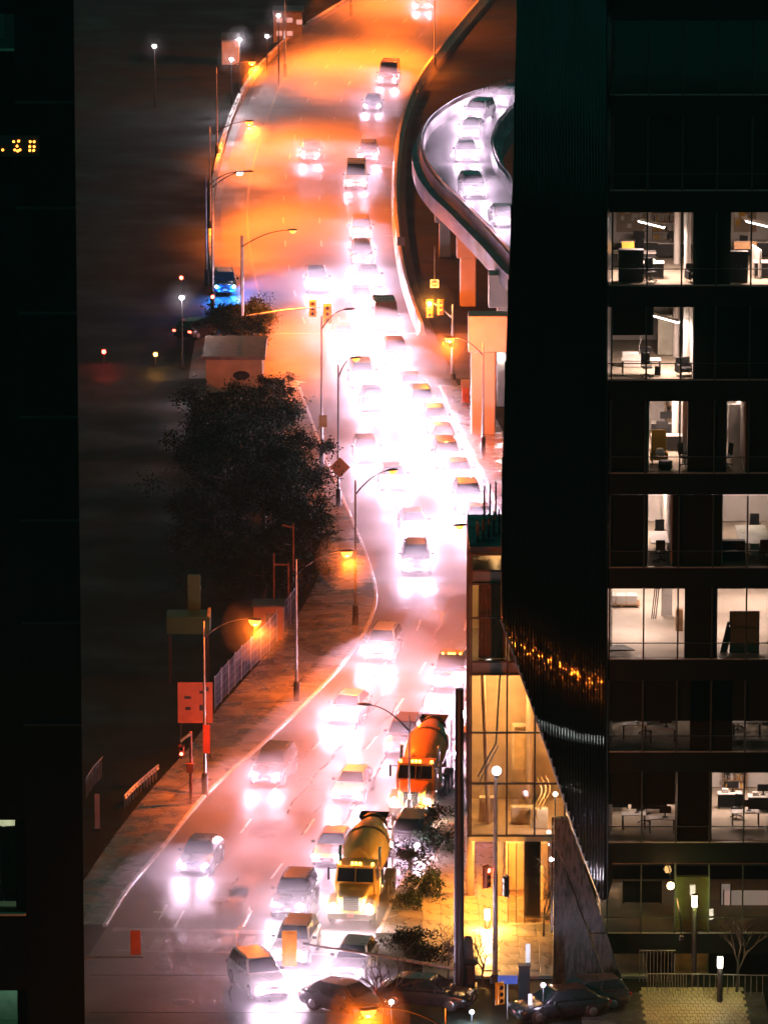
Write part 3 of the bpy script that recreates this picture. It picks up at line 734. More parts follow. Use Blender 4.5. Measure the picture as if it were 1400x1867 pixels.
    m.build('hopper', DARKMET, t)
    m = MB()
    for s in (-0.22, 0.22): m.tube([(1.0+0.02, 7.9+s, 0.9), (1.0+0.02, 7.9+s, 3.7)], 0.025, 6)
    for k in range(8): m.tube([(1.02, 7.68, 1.1+k*0.33), (1.02, 8.12, 1.1+k*0.33)], 0.02, 6)
    m.build('ladder', STEEL, t)
    m = MB(); m.box((0.95, 3.6, 1.2), (0.5, 0.9, 0.6)); link('fuel_tank', bevel_mesh(m.mesh('fuel_tank', CHROME), 0.1, 2), t)
    return t
mixer(640, 1651, heading(YB(1620), -1.0, False)+0.02, (0.70,0.40,0.05), (0.78,0.50,0.09), 'yellow concrete mixer truck nearest the camera, nose at the crosswalk')
mixer(749, 1459, heading(YB(1470), 1.0, False), (0.62,0.24,0.02), (0.68,0.28,0.025), 'orange concrete mixer truck second in line, beside the pavilion')
# ------------------------------------------------------------------ office tower on the right
YF = 283.0
def XZ(px, py, Y=YF): p = PY(px, py, Y); return p.x, p.z
DGLASS = glassmat('office_glass', (0.84, 0.84, 0.80)); DARKGL = pmat('dark_curtain_glass', (0.008,0.014,0.013), 0.12, var=0.3, spec=0.6)
SPAN = pmat('spandrel_panel', (0.003,0.0055,0.005), 0.4, var=0.3, spec=0.15)
MULL = pmat('mullion_metal', (0.030,0.040,0.036), 0.4, metal=0.4)
tower = thing('office_tower', (0,0,0), 'dark glass office tower with lit office floors on the right', 'building')
FLOORS = [('A',520),('B',692),('C',862),('D',1034),('E',1201),('F',1370),('G',1535)]
X0 = XZ(1106, 900)[0]; X1 = 27.0; DEEP = 19.0
zf = {k: XZ(1250, y)[1] for k, y in FLOORS}
ST_H = (zf['A']-zf['G'])/6
zf['H'] = zf['G']-ST_H; zf['Z'] = zf['A']+ST_H; zf['Y'] = zf['Z']+ST_H; zf['X'] = zf['Y']+ST_H
order = ['X','Y','Z','A','B','C','D','E','F','G','H']
CARPET = pmat('office_carpet', (0.42,0.36,0.28), 0.9, var=0.12, scale=1.5); CFLOOR = pmat('bare_concrete_floor', (0.55,0.48,0.40), 0.6, var=0.14, scale=0.5, rvar=0.15)
CEIL = pmat('office_ceiling', (0.55,0.53,0.50), 0.8); IWALL = pmat('office_wall', (0.70,0.66,0.62), 0.8, var=0.05)
PXM = [1112+62.6*i for i in range(0, 13)]
MX = [XZ(p, 900)[0] for p in PXM]
def room_h(): return ST_H-1.05
for k in order:
    z = zf[k]
    m = MB(); m.box(((X0+X1)/2, YF+0.1, z-0.55), (X1-X0, 0.3, 1.02)); m.build('spandrel', SPAN, tower)
    m = MB(); m.box(((X0+X1)/2, YF+DEEP/2+0.3, z-0.15), (X1-X0, DEEP-0.1, 0.26)); fl = m.build('floor_slab', [CFLOOR if k == 'E' else CARPET], tower)
    m = MB(); m.box(((X0+X1)/2, YF+DEEP/2+0.3, z-0.98), (X1-X0, DEEP-0.1, 0.1)); m.build('ceiling', CEIL, tower)
    m = MB(); m.box(((X0+X1)/2, YF-0.07, z+0.80), (X1-X0, 0.05, 0.045)); m.build('transom', MULL, tower)
    m = MB(); m.box(((X0+X1)/2, YF-0.07, z+0.01), (X1-X0, 0.10, 0.06)); m.build('window_sill', pmat('sill_metal', (0.25,0.25,0.23), 0.4, metal=0.5), tower)
    for i, x in enumerate(MX):
        m = MB(); m.box((x, YF-0.10, z+room_h()/2), (0.075, 0.14, room_h())); m.build('mullion', MULL, tower)
        if i+1 < len(MX):
            m = MB(); m.box(((x+MX[i+1])/2, YF-0.02, z+room_h()/2), (MX[i+1]-x-0.08, 0.02, room_h()-0.02)); m.build('window_pane', DGLASS, tower)
    if k in 'ABCDEFG':
        m = MB(); m.box(((X0+X1)/2, YF+(10.5 if k not in 'E' else 18), z+room_h()/2), (X1-X0, 0.12, room_h()-0.02)); m.build('back_wall', IWALL, tower)
m = MB(); m.box((X1+0.2, YF+DEEP/2, 30), (0.3, DEEP, 90)); m.build('side_wall', SPAN, tower)
m = MB(); m.box((X0-0.12, YF+DEEP/2+4, 40), (0.2, DEEP, 62)); m.build('side_wall', SPAN, tower)
m = MB(); m.box(((X0+X1)/2, YF+9.9, (zf['H']-ST_H)/2+1.5), (X1-X0+4, 0.3, zf['H']+3)); m.build('base_wall', SPAN, tower)
# dark panels added behind panes to make unlit bays; partitions bound the lit ones
UNLIT = pmat('unlit_bay_dark', (0.010,0.014,0.012), 0.8)
def unlit_bay(k, px0, px1, y_off=0.14, z0=0.0, z1=1.0):
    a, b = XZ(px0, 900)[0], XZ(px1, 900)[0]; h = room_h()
    m = MB(); m.box(((a+b)/2, YF+y_off, zf[k]+h*(z0+z1)/2), (b-a, 0.03, h*(z1-z0)-0.02)); m.build('unlit_bay_panel', UNLIT, tower)
def partition(k, px, y0=0.2, y1=10.4):
    x = XZ(px, 900)[0]; m = MB(); m.box((x, YF+(y0+y1)/2, zf[k]+room_h()/2), (0.1, y1-y0, room_h()-0.02)); m.build('partition_wall', IWALL, tower)
for k in 'XYZ': unlit_bay(k, 1108, 1900)
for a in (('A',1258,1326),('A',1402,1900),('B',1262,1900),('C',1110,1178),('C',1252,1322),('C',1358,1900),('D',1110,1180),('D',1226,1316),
          ('F',1262,1340),('G',1240,1304),('E',1250,1310),('E',1440,1900),('F',1420,1900),('G',1440,1900),('D',1440,1900)): unlit_bay(*a)
unlit_bay('B', 1114, 1188, 0.14, 0.60, 1.0); unlit_bay('F', 1108, 1420, 0.14, 0.42, 1.0); unlit_bay('G', 1108, 1236, 0.14, 0.52, 1.0)
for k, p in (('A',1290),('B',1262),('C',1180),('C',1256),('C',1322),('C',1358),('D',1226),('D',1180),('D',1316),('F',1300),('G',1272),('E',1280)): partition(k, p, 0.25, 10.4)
# structural columns standing inside the glass
for k in 'ABCD':
    for px in (1240, 1252):
        x = XZ(px, 900)[0]; m = MB(); m.tube([(x, YF+6.0 if px == 1240 else YF+2.2, zf[k]), (x, YF+6.0 if px == 1240 else YF+2.2, zf[k]+room_h())], 0.16, 12); m.build('column', IWALL, tower)
TUBE = emat('fluorescent_tube_lit', (1.0, 0.90, 0.86), 2.2)
def tube_lamp(k, px, dy, label, watts=60, rz=0.55, drop=None, key='office_lamp'):
    x = XZ(px, 900)[0]; h = zf[k]+room_h()-(0.25 if drop is None else drop)
    t = thing('ceiling_lamp', (x, YF+dy, h), label, 'lamp', 'fluorescent lamps in the tower', rz)
    m = MB(); m.box((0,0,0.07), (0.26, 2.3, 0.08)); m.build('lamp_housing', IWALL, t)
    m = MB(); m.tube([(0,-1.05,0), (0,1.05,0)], 0.07, 8); m.build('lamp_tube', TUBE, t)
    if drop:
        for q in (-0.8, 0.8): m = MB(); m.tube([(0,q,0.1), (0,q,drop)], 0.01, 4); m.build('suspension_wire', STEEL, t)
    o = light('AREA', key+str(int(watts)), (1.0, 0.70, 0.65), watts*(1.0 if k == 'E' else 1.45), t, (0,0,-0.1), (0,0,0), 1.6)
    return t
tube_lamp('A', 1186, 2.2, 'bright ceiling tube in top lit office, left window', 26, drop=0.95)
tube_lamp('A', 1382, 2.2, 'bright ceiling tube in top lit office, right window', 26, drop=0.95)
tube_lamp('B', 1214, 2.0, 'bright ceiling tube above the armchair office', 22, drop=0.95)
tube_lamp('C', 1216, 5.5, 'ceiling tube hidden above the yellow booth office', 18)
tube_lamp('C', 1340, 5.5, 'ceiling tube hidden above the room with white wall', 18)
tube_lamp('D', 1204, 7.0, 'ceiling tube hidden above small meeting table', 18)
tube_lamp('D', 1370, 7.0, 'ceiling tube hidden above long meeting table', 7)
for i, (px, dy) in enumerate(((1150, 5), (1215, 11), (1345, 6), (1410, 12), (1165, 15))):
    tube_lamp('E', px, dy, ('ceiling tube in bare floor, front left', 'ceiling tube in bare floor, rear middle', 'ceiling tube in bare floor, front right', 'ceiling tube in bare floor, rear right', 'ceiling tube in bare floor, rear left')[i], 17)
tube_lamp('F', 1170, 7.5, 'dim ceiling tube in the darkest office, left', 2.2); tube_lamp('F', 1370, 7.5, 'dim ceiling tube in the darkest office, right', 2.2)
tube_lamp('G', 1185, 8.0, 'ceiling tube in lowest office, left window', 11); tube_lamp('G', 1365, 6.5, 'ceiling tube in lowest office, right window', 15)

# furniture
DESKT = pmat('desk_top', (0.62,0.58,0.54), 0.5, var=0.08); DARKF = pmat('dark_furniture', (0.02,0.02,0.022), 0.6); WOODF = pmat('wood_furniture', (0.40,0.22,0.10), 0.5, var=0.2, scale=4, stretch=(1,6,1))
YELF = pmat('yellow_fabric', (0.65,0.38,0.05), 0.8); WHITEF = pmat('white_furniture', (0.75,0.72,0.70), 0.5, var=0.05)
def at_floor(k, px, dy): return Vector((XZ(px, 900)[0]*(YF+dy)/YF, YF+dy, zf[k]))
def desk(k, px, dy, label, w=1.6, d=0.75, rz=0.0, panel=True):
    t = thing('desk', at_floor(k, px, dy), label, 'desk', 'office desks', rz)
    m = MB(); m.box((0,0,0.73), (w, d, 0.04)); m.build('desk_top', DESKT, t)
    if panel: m = MB(); m.box((0, -d/2+0.04, 0.40), (w-0.1, 0.03, 0.62)); m.build('modesty_panel', DARKF, t)
    for sx in (-1, 1):
        for sy in (-1, 1):
            m = MB(); m.box((sx*(w/2-0.06), sy*(d/2-0.06), 0.355), (0.05, 0.05, 0.71)); m.build('leg', DARKF, t)
def monitor(k, px, dy, label, z=0.75, rz=0.0, on=False):
    t = thing('monitor', at_floor(k, px, dy)+Vector((0,0,z)), label, 'monitor', 'office monitors', rz)
    m = MB(); m.box((0,0,0.38), (0.58, 0.04, 0.36)); sc = link('screen', bevel_mesh(m.mesh('screen', DARKF), 0.01, 1), t)
    m = MB(); m.box((0,0.04,0.13), (0.06, 0.05, 0.24)); m.build('stand', DARKF, t); m = MB(); m.box((0,0.04,0.012), (0.24, 0.18, 0.024)); m.build('stand_base', DARKF, t)
def office_chair(k, px, dy, label, rz=0.0, mat=None):
    t = thing('office_chair', at_floor(k, px, dy), label, 'chair', 'office chairs', rz); mt = mat or DARKF
    m = MB(); m.box((0,0,0.48), (0.48, 0.46, 0.09)); link('seat', bevel_mesh(m.mesh('seat', mt), 0.04, 2), t)
    m = MB(); m.box((0,0,0), (0.46, 0.07, 0.58), M=Matrix.Translation((0,0.25,0.85)) @ Matrix.Rotation(-0.12, 4, 'X')); link('backrest', bevel_mesh(m.mesh('backrest', mt), 0.03, 2), t)
    m = MB(); m.tube([(0,0,0.10), (0,0,0.45)], 0.03, 8); m.build('gas_lift', DARKF, t)
    for i in range(5):
        a = 2*pi*i/5; m = MB(); m.tube([(0,0,0.13), (0.3*cos(a), 0.3*sin(a), 0.06)], [0.028, 0.018], 6); b = m.build('base_spoke', DARKF, t)
        m = MB(); m.lathe([(-0.02,0.03),(-0.015,0.04),(0.015,0.04),(0.02,0.03)], Matrix.Translation((0.31*cos(a), 0.31*sin(a), 0.04)) @ Matrix.Rotation(pi/2, 4, 'X') , n=8); m.build('caster', DARKF, b)
    for s in (-1, 1):
        m = MB(); m.tube([(s*0.24,0.12,0.5), (s*0.27,0.10,0.68), (s*0.27,-0.14,0.70)], 0.018, 6); m.build('armrest', DARKF, t)
def cabinet(k, px, dy, label, w=0.9, h=1.1, d=0.45, mat=None, rz=0.0, name='cabinet', cat='cabinet'):
    t = thing(name, at_floor(k, px, dy), label, cat, None, rz); mt = mat or DARKF
    m = MB(); m.box((0,0,h/2), (w, d, h)); link('carcass', bevel_mesh(m.mesh('carcass', mt), 0.01, 1), t)
    for i in range(2):
        m = MB(); m.box((-w/4+i*w/2, -d/2-0.008, h/2), (w/2-0.02, 0.016, h-0.06)); dd = m.build('door_leaf', mt, t)
        m = MB(); m.box((-w/4+i*w/2+(0.15 if i == 0 else -0.15)*w, -d/2-0.025, h*0.55), (0.02, 0.02, 0.12)); m.build('handle', STEEL, dd)
def carton(k, px, dy, label, z=0.0, s=(0.45,0.35,0.32), mat=None):
    t = thing('carton', at_floor(k, px, dy)+Vector((0,0,z)), label, 'box'); m = MB(); m.box((0,0,s[2]/2), s); m.build('box_body', mat or WOODF, t)
    m = MB(); m.box((0,0,s[2]+0.006), (s[0]+0.01, 0.06, 0.01)); m.build('tape', DESKT, t)
def armchair(k, px, dy, label, rz=0.0, mat=None, high=0.8):
    t = thing('armchair', at_floor(k, px, dy), label, 'armchair', None, rz); mt = mat or DARKF
    m = MB(); m.box((0,0,0.32), (0.6,0.6,0.22)); link('seat', bevel_mesh(m.mesh('seat', mt), 0.05, 2), t)
    m = MB(); m.box((0,0.33,high/2+0.12), (0.72,0.14,high-0.1)); link('backrest', bevel_mesh(m.mesh('backrest', mt), 0.05, 2), t)
    for s in (-1, 1):
        m = MB(); m.box((s*0.37,0.02,0.38), (0.13,0.66,0.42)); link('armrest', bevel_mesh(m.mesh('armrest', mt), 0.05, 2), t)
        for q in (-1, 1): m = MB(); m.tube([(s*0.3,q*0.26,0.22),(s*0.33,q*0.28,0.0)], [0.025,0.015], 6); m.build('leg', WOODF, t)
# floor A
cabinet('A', 1146, 1.2, 'dark low cabinet against the glass, top lit office left', 1.2, 1.55, 0.45)
desk('A', 1174, 2.2, 'desk with cup and papers nearest the glass, top lit office', 1.7, 0.8)
desk('A', 1150, 5.2, 'desk along the dark screen, top lit office left', 2.2, 0.8)
desk('A', 1225, 8.0, 'white desk under the monitor at back of top lit office', 1.7, 0.8)
monitor('A', 1222, 7.9, 'black monitor on the white back desk, top lit office', rz=0.5)
monitor('A', 1160, 7.9, 'black monitor beside the wall papers, top lit office left', rz=-0.3)
desk('A', 1160, 8.4, 'white desk along back wall, top lit office left', 2.0, 0.8)
office_chair('A', 1182, 0.9, 'black office chair at the glass, top lit office left', 0.4)
office_chair('A', 1166, 7.0, 'black office chair by the back desk, top lit office left', 2.6)
armchair('A', 1262, 0.9, 'dark armchair on thin legs at right of top lit office', 0.3)
carton('A', 1140, 4.2, 'yellowish carton on the left cabinet, top lit office', 0.9, (0.6,0.4,0.5), YELF)
carton('A', 1186, 2.1, 'small white box on the front desk, top lit office', 0.76, (0.2,0.15,0.14), WHITEF)
cabinet('A', 1340, 1.0, 'dark low cabinet in right window of top lit office', 0.9, 1.5, 0.45)
carton('A', 1352, 5.2, 'orange wood crate on shelf in right window of top lit office', 0.9, (1.1,0.4,0.35), WOODF)
desk('A', 1366, 8.3, 'white desk along back wall in right window of top lit office', 1.9, 0.8)
office_chair('A', 1344, 7.4, 'black office chair in right window of top lit office', -0.6)
cabinet('A', 1372, 2.6, 'pale screen panel standing in right window of top lit office', 0.12, 1.4, 1.6, WHITEF, 0.2, 'screen_panel', 'screen')
desk('A', 1386, 2.4, 'white desk at right picture edge, top lit office', 1.0, 0.8)
rnd = random.Random(5)
def pinned(k, px0, px1, n, dy, label, zlo=0.9, zhi=2.0):
    t = thing('pin_board', at_floor(k, (px0+px1)/2, dy), label, 'pin board'); w = (XZ(px1,900)[0]-XZ(px0,900)[0])
    m = MB(); m.box((0,0.03,(zlo+zhi)/2), (w,0.03,zhi-zlo+0.1)); m.build('board', pmat('cork', (0.38,0.30,0.22), 0.9), t)
    for i in range(n):
        m = MB(); m.box((rnd.uniform(-w/2+0.12,w/2-0.12), 0.008-0.002*(i%3), rnd.uniform(zlo+0.1,zhi-0.1)), (rnd.choice((0.16,0.21,0.3)),0.004,rnd.choice((0.21,0.28,0.2)))); m.build('paper_sheet', rnd.choice((WHITEF, DESKT, YELF, WOODF)), t)
def shelf_unit(k, px, dy, label, w=1.2, h=1.9):
    t = thing('shelf_unit', at_floor(k, px, dy), label, 'shelf')
    for s in (-1,1): m = MB(); m.box((s*w/2,0,h/2), (0.03,0.32,h)); m.build('side_panel', WOODF, t)
    for i in range(5):
        z = 0.05+i*(h-0.1)/4; m = MB(); m.box((0,0,z), (w,0.32,0.03)); m.build('shelf', WOODF, t)
        x = -w/2+0.06
        while i < 4 and x < w/2-0.1:
            bw = rnd.uniform(0.03,0.08); bh = rnd.uniform(0.2,0.34); m = MB(); m.box((x+bw/2,-0.03,z+0.016+bh/2), (bw*0.92,0.22,bh)); m.build('binder', rnd.choice((DARKF,WHITEF,DESKT,YELF,WOODF)), t); x += bw+rnd.choice((0,0,0.01,0.12))
pinned('A', 1118, 1176, 9, 10.38, 'pin board full of papers, top lit office left')
pinned('A', 1330, 1372, 7, 10.38, 'pin board with papers, right window of top lit office')
shelf_unit('A', 1206, 10.1, 'binder shelf against the back wall, top lit office')
shelf_unit('B', 1238, 9.9, 'binder shelf behind the column in the armchair office')
shelf_unit('C', 1232, 9.9, 'binder shelf at back of the yellow booth office')
pinned('G', 1150, 1200, 8, 10.38, 'pin board with papers in the lowest office'); shelf_unit('G', 1205, 10.1, 'binder shelf in the lowest office, left bay'); shelf_unit('G', 1345, 10.1, 'binder shelf in the lowest office, right bay')
cabinet('B', 1150, 3.4, 'low pale sideboard left of the desk in the armchair office', 1.0, 0.7, 0.4, WHITEF)
carton('B', 1196, 1.3, 'paper bin box beside the desk legs, armchair office', 0.0, (0.28,0.28,0.4), DARKF)
# floor B
desk('B', 1166, 1.3, 'dark framed desk by the glass in the armchair office', 1.9, 0.8, 0, False)
monitor('B', 1172, 1.6, 'wide black monitor on the desk in the armchair office')
office_chair('B', 1176, 0.7, 'black office chair under the desk in the armchair office', 0.2)
armchair('B', 1246, 1.0, 'dark tub armchair beside the column in the armchair office', 0.35)
cabinet('B', 1210, 6.5, 'pale glass display case at back of the armchair office', 0.8, 2.0, 0.4, pmat('pale_cabinet', (0.45,0.44,0.36), 0.4), 0, 'display_case', 'cabinet')
t = thing('desk_lamp', at_floor('B', 1163, 1.5)+Vector((0,0,0.75)), 'tall white wriggly desk lamp in the armchair office', 'lamp')
m = MB(); m.tube([(0,0,0),(0.01,0,0.3),(-0.03,0,0.6),(0.05,0,0.9),(0.03,0,1.1),(0.10,0,1.45),(0.10,0,1.6),(0.2,0,1.75)], 0.015, 6); m.build('stem', WHITEF, t)
m = MB(); m.lathe([(0,0.05),(0.1,0.11)], Matrix.Translation((0.22,0,1.78)) @ Matrix.Rotation(2.2,4,'Y'), n=10); m.build('lamp_shade', WHITEF, t)
m = MB(); m.lathe([(0,0.11),(0.02,0.1)], n=12); m.build('base', WHITEF, t)
# floor C
armchair('C', 1200, 2.2, 'yellow high-backed booth chair with white cushion', 0.0, YELF, 1.55)
t = thing('cushion', at_floor('C', 1202, 1.95)+Vector((0,0,0.62)), 'round white cushion in the yellow booth chair', 'cushion')
m = MB(); m.lathe([(-0.22,0.03),(-0.18,0.16),(0,0.24),(0.18,0.16),(0.22,0.03)], n=16); m.build('cushion_body', WHITEF, t)
t = thing('ottoman', at_floor('C', 1212, 0.7), 'dark drum-shaped ottoman by the glass', 'ottoman'); m = MB(); m.lathe([(0.05,0.30),(0.1,0.34),(0.42,0.34),(0.47,0.28)], n=18); m.build('cushion_body', DARKF, t)
m = MB(); m.lathe([(0,0.27),(0.06,0.27)], n=18); m.build('plinth', WOODF, t)
desk('C', 1218, 5.6, 'wooden desk behind the yellow booth chair', 1.8, 0.7); monitor('C', 1205, 6.2, 'black monitor on the wooden desk, yellow booth office'); monitor('C', 1212, 8.6, 'black monitor at back of the yellow booth office', 0.75)
desk('C', 1214, 8.8, 'desk at the very back of the yellow booth office', 1.6, 0.7)
office_chair('C', 1247, 1.5, 'black office chair right of the yellow booth chair', 1.0); office_chair('C', 1322, 1.6, 'black office chair cut by the dark panel before a white wall', -1.2)
cabinet('C', 1343, 4.0, 'plain white partition panel facing the glass', 1.0, 2.6, 0.1, WHITEF, 0, 'partition_panel', 'panel')
# floor D
t = thing('meeting_table', at_floor('D', 1203, 3.4), 'pale small meeting table between two dark chairs', 'table')
m = MB(); m.box((0,0,0.73), (1.0,2.6,0.05)); m.build('table_top', WHITEF, t); m = MB(); m.box((0,0,0.36), (0.3,1.6,0.70)); m.build('pedestal', WHITEF, t)
office_chair('D', 1203, 5.4, 'dark chair behind the small meeting table', 0); office_chair('D', 1204, 1.2, 'dark chair in front of the small meeting table, back to the glass', pi)
t = thing('meeting_table', at_floor('D', 1372, 4.0), 'long pale meeting table in right window', 'table')
m = MB(); m.box((0,0,0.73), (1.5,4.2,0.05)); m.build('table_top', pmat('pale_green_top', (0.5,0.52,0.44), 0.4), t); m = MB(); m.box((0,0,0.36), (0.4,3.0,0.70)); m.build('pedestal', WHITEF, t)
office_chair('D', 1376, 6.8, 'dark chair at the far end of the long meeting table', 0); office_chair('D', 1394, 1.3, 'dark chair at the near end of the long meeting table', pi)
cabinet('D', 1338, 1.6, 'dark sideboard left of the long meeting table', 1.1, 1.0, 0.5)
# floor E, bare
t = thing('plank_stack', at_floor('E', 1124, 1.6), 'fanned stack of dark planks on the bare floor', 'planks')
for i in range(7): m = MB(); m.box((0.25-0.02*i, -0.9+0.28*i, 0.06+0.03*(7-i)), (1.3-0.1*i, 0.14, 0.05)); m.build('plank', DARKF, t)
t = thing('pallet', at_floor('E', 1133, 11.5), 'pallet with white wrapped boxes on the bare floor', 'pallet')
for i in range(5): m = MB(); m.box((0, -0.5+0.25*i, 0.13), (1.9, 0.16, 0.03)); m.build('slat', WOODF, t)
for i in (-0.8,0,0.8): m = MB(); m.box((i,0,0.06), (0.1,1.15,0.11)); m.build('runner', WOODF, t)
for i in range(3): m = MB(); m.box((-0.55+0.55*i, 0, 0.36), (0.5,0.8,0.42)); m.build('wrapped_box', WHITEF, t)
t = thing('trestle', at_floor('E', 1193, 8.5), 'dark folded steel trestle leaning on bare floor', 'trestle')
for i in (-0.1, 0.0, 0.1): m = MB(); m.tube([(i,0,0), (i+0.18,0.3,1.6)], 0.03, 6); m.build('leg', DARKMET, t)
m = MB(); m.tube([(0.02,0.28,1.5),(0.36,0.28,1.5)], 0.025, 6); m.build('crossbar', DARKMET, t)
cabinet('E', 1217, 9.2, 'tall white door panel standing on the bare floor', 0.55, 1.9, 0.06, WHITEF, 0, 'door_panel', 'panel')
cabinet('E', 1240, 6.0, 'brown narrow cupboard beside the mullion on bare floor', 0.35, 1.1, 0.4, WOODF, 0, 'cupboard', 'cabinet')
t = thing('glass_sheet', at_floor('E', 1360, 1.2), 'large greenish framed sheet leaning by the glass', 'panel')
m = MB(); m.box((0,0.1,1.02), (1.38,0.03,2.0), M=Matrix.Rotation(-0.06,4,'X')); m.build('sheet', pmat('greenish_board', (0.20,0.24,0.16), 0.3), t)
for (x, z, w, h) in ((-0.7,1.02,0.05,2.05),(0.7,1.02,0.05,2.05),(0,2.04,1.45,0.05),(0,0.02,1.45,0.05)): m = MB(); m.box((x,0.08,z), (w,0.06,h), M=Matrix.Rotation(-0.06,4,'X')); m.build('frame', DARKF, t)
t = thing('leaning_boards', at_floor('E', 1318, 1.4), 'dark narrow boards leaning at left of greenish sheet', 'boards')
for i in range(3): m = MB(); m.box((0.10*i,0.06*i,0.75-0.12*i), (0.14,0.03,1.6-0.25*i), M=Matrix.Rotation(0.22,4,'Y')); m.build('board', pmat('dark_green_board', (0.03,0.06,0.045), 0.5), t)
# floors F and G: rows of desks in half light
for k, tb in (('F', 'darkest office'), ('G', 'lowest office')):
    for j, (px, dy, w) in enumerate(((1132, 6.5, 1.0), (1160, 2.6, 1.2), (1196, 6.2, 1.4), (1212, 1.8, 1.3), (1336, 6.6, 1.2), (1366, 3.0, 1.4), (1392, 6.0, 1.2))):
        pos = ('far left', 'near left', 'far middle', 'near middle', 'far right-hand bay', 'near right-hand bay', 'rightmost')[j]
        desk(k, px, dy, 'pale desk in the %s, %s' % (tb, pos), w, 0.7, 0, j % 2 == 0)
        monitor(k, px+6, dy+0.1, 'black monitor in the %s on the %s desk' % (tb, pos))
        if j % 2 == 0: carton(k, px-8, dy, 'white paper box in the %s on the %s desk' % (tb, pos), 0.75, (0.32,0.25,0.2), WHITEF)
    office_chair(k, 1180, 3.6, 'black office chair in the %s, left bay' % tb, 0.8); office_chair(k, 1350, 4.6, 'black office chair in the %s, right bay' % tb, -0.5)

# ------------------------------------------------------------------ ribbed facet of the tower leaning out over the plaza
facet = thing('ribbed_tower_facet', (0,0,0), 'dark ribbed tower facet leaning out over the plaza, lower edge slanting', 'building')
FA = Vector((XZ(1107, 900)[0], YF-0.25, 0)); FB = Vector((PY(915, 900, 289.0).x, 289.0, 0))
fn = Vector((FB.y-FA.y, -(FB.x-FA.x), 0)).normalized()
if fn.y > 0: fn = -fn
def FP(px, py, off=0.0):
    d = ray(px, py); o = Vector((0,0,CAM_H)); A = FA + fn*off
    t = ((A-o).dot(Vector((fn.x, fn.y, 0))))/(d.dot(Vector((fn.x, fn.y, 0)))); return o + d*t
LEFT = [(946,-60),(941,120),(937,300),(929,500),(920,750),(915,950),(915,1130)]
DIAG = [(915,1130),(960,1255),(1000,1370),(1050,1520),(1096,1642)]
outline = [FP(1107,-60)] + [FP(x,y) for x,y in LEFT] + [FP(x,y) for x,y in DIAG[1:]] + [FP(1107,1640)]
FACETM = pmat('facet_metal', (0.004,0.009,0.008), 0.35, metal=0.0, var=0.3, scale=0.5)
RIBM = pmat('facet_rib', (0.085,0.105,0.10), 0.045, metal=1.0, var=0.2, scale=0.6, spec=0.6)
m = MB(); m.prism(outline, Vector((0.35, 3.2, 0))); m.build('facet_panel', FACETM, facet)
def facet_bounds(px):
    """bottom pixel row of the facet at photo column px"""
    for (x0,y0),(x1,y1) in zip(DIAG, DIAG[1:]):
        if x0 <= px <= x1: return y0+(y1-y0)*(px-x0)/(x1-x0)
    return 1640
def facet_top(px):
    for (x0,y0),(x1,y1) in zip(LEFT, LEFT[1:]):
        if x1 <= px <= x0 and x0 != x1: return y0+(y1-y0)*(x0-px)/(x0-x1)
    return -60
px = 918.0; ribs = MB()
while px < 1105:
    yb = facet_bounds(px)-2; yt = facet_top(px)+4
    ribs.tube([FP(px, yb, 0.02), FP(px, yt, 0.02)], 0.10, 12, cap=True); px += 5.4
ro_ = ribs.build('facet_ribs', RIBM, facet); ro_['kind'] = 'stuff'
m = MB(); pts = [FP(x, y, 0.03) for x, y in DIAG]; m.tube(pts, 0.10, 8); m.build('edge_trim', STEEL, facet)
m = MB(); m.tube([FP(x, y, 0.0) for x, y in LEFT], 0.05, 8); m.build('edge_trim', DARKMET, facet)

# stone wedge wall at the foot of the facet
wd = thing('stone_wedge_wall', (0,0,0), 'dark wet stone wedge wall slanting at the foot of the tower', 'wall')
STONE = pmat('wet_dark_stone', (0.030,0.050,0.048), 0.28, var=0.5, scale=3, rvar=0.2, bump=1.0, bscale=9, spec=0.7, stretch=(4,4,0.8))
Yw = 280.6
def WQ(px, py): return PY(px, py, Yw)
m = MB(); m.prism([WQ(1010,1492), WQ(1034,1492), WQ(1075,1612), WQ(1104,1700), WQ(1074,1700), WQ(1022,1560), WQ(1010,1540)], (0,0.5,0)); m.build('upper_slab', STONE, wd)
m = MB(); m.prism([WQ(1010,1544), WQ(1021,1563), WQ(1072,1702), WQ(1118,1830), WQ(1150,1930), WQ(1006,1930)], (0,0.45,0)); m.build('lower_slab', STONE, wd)
m = MB(); m.prism([WQ(1105,1703), WQ(1168,1890), WQ(1180,1930), WQ(1152,1930), WQ(1120,1830), WQ(1076,1703)], (0,0.5,0)); m.build('upper_slab', STONE, wd)
m = MB(); a, b = WQ(1007,1490), WQ(1007,1700); m.box((a.x, Yw-0.03, (a.z+b.z)/2), (0.09, 0.12, a.z-b.z)); m.build('edge_trim', CHROME, wd)

# ------------------------------------------------------------------ glass pavilion raised over the plaza
Yp = 293.0
pv = thing('glass_pavilion', (0,0,0), 'warm lit glass pavilion with steel mullions raised above the plaza', 'building')
def PX(px): return PY(px, 1300, Yp).x
def PZ(py): return PY(880, py, Yp).z
xa, xb = PX(856), PX(1062); zb, zt = PZ(1525), PZ(1006); dp = 7.6
PGL = glassmat('pavilion_glass', (0.88, 0.82, 0.74), rough=0.03); WARMW = pmat('warm_wall', (0.66,0.50,0.32), 0.7, var=0.1); WARMF = pmat('warm_floor', (0.50,0.38,0.25), 0.4, var=0.15)
PST = pmat('pavilion_steel', (0.05,0.035,0.03), 0.4, metal=0.5)
m = MB(); m.box(((xa+xb)/2, Yp+dp/2, zt+0.12), (xb-xa+0.1, dp+0.1, 0.28)); roofo = m.build('roof', pmat('pavilion_roof', (0.05,0.045,0.05), 0.5, rvar=0.2), pv)
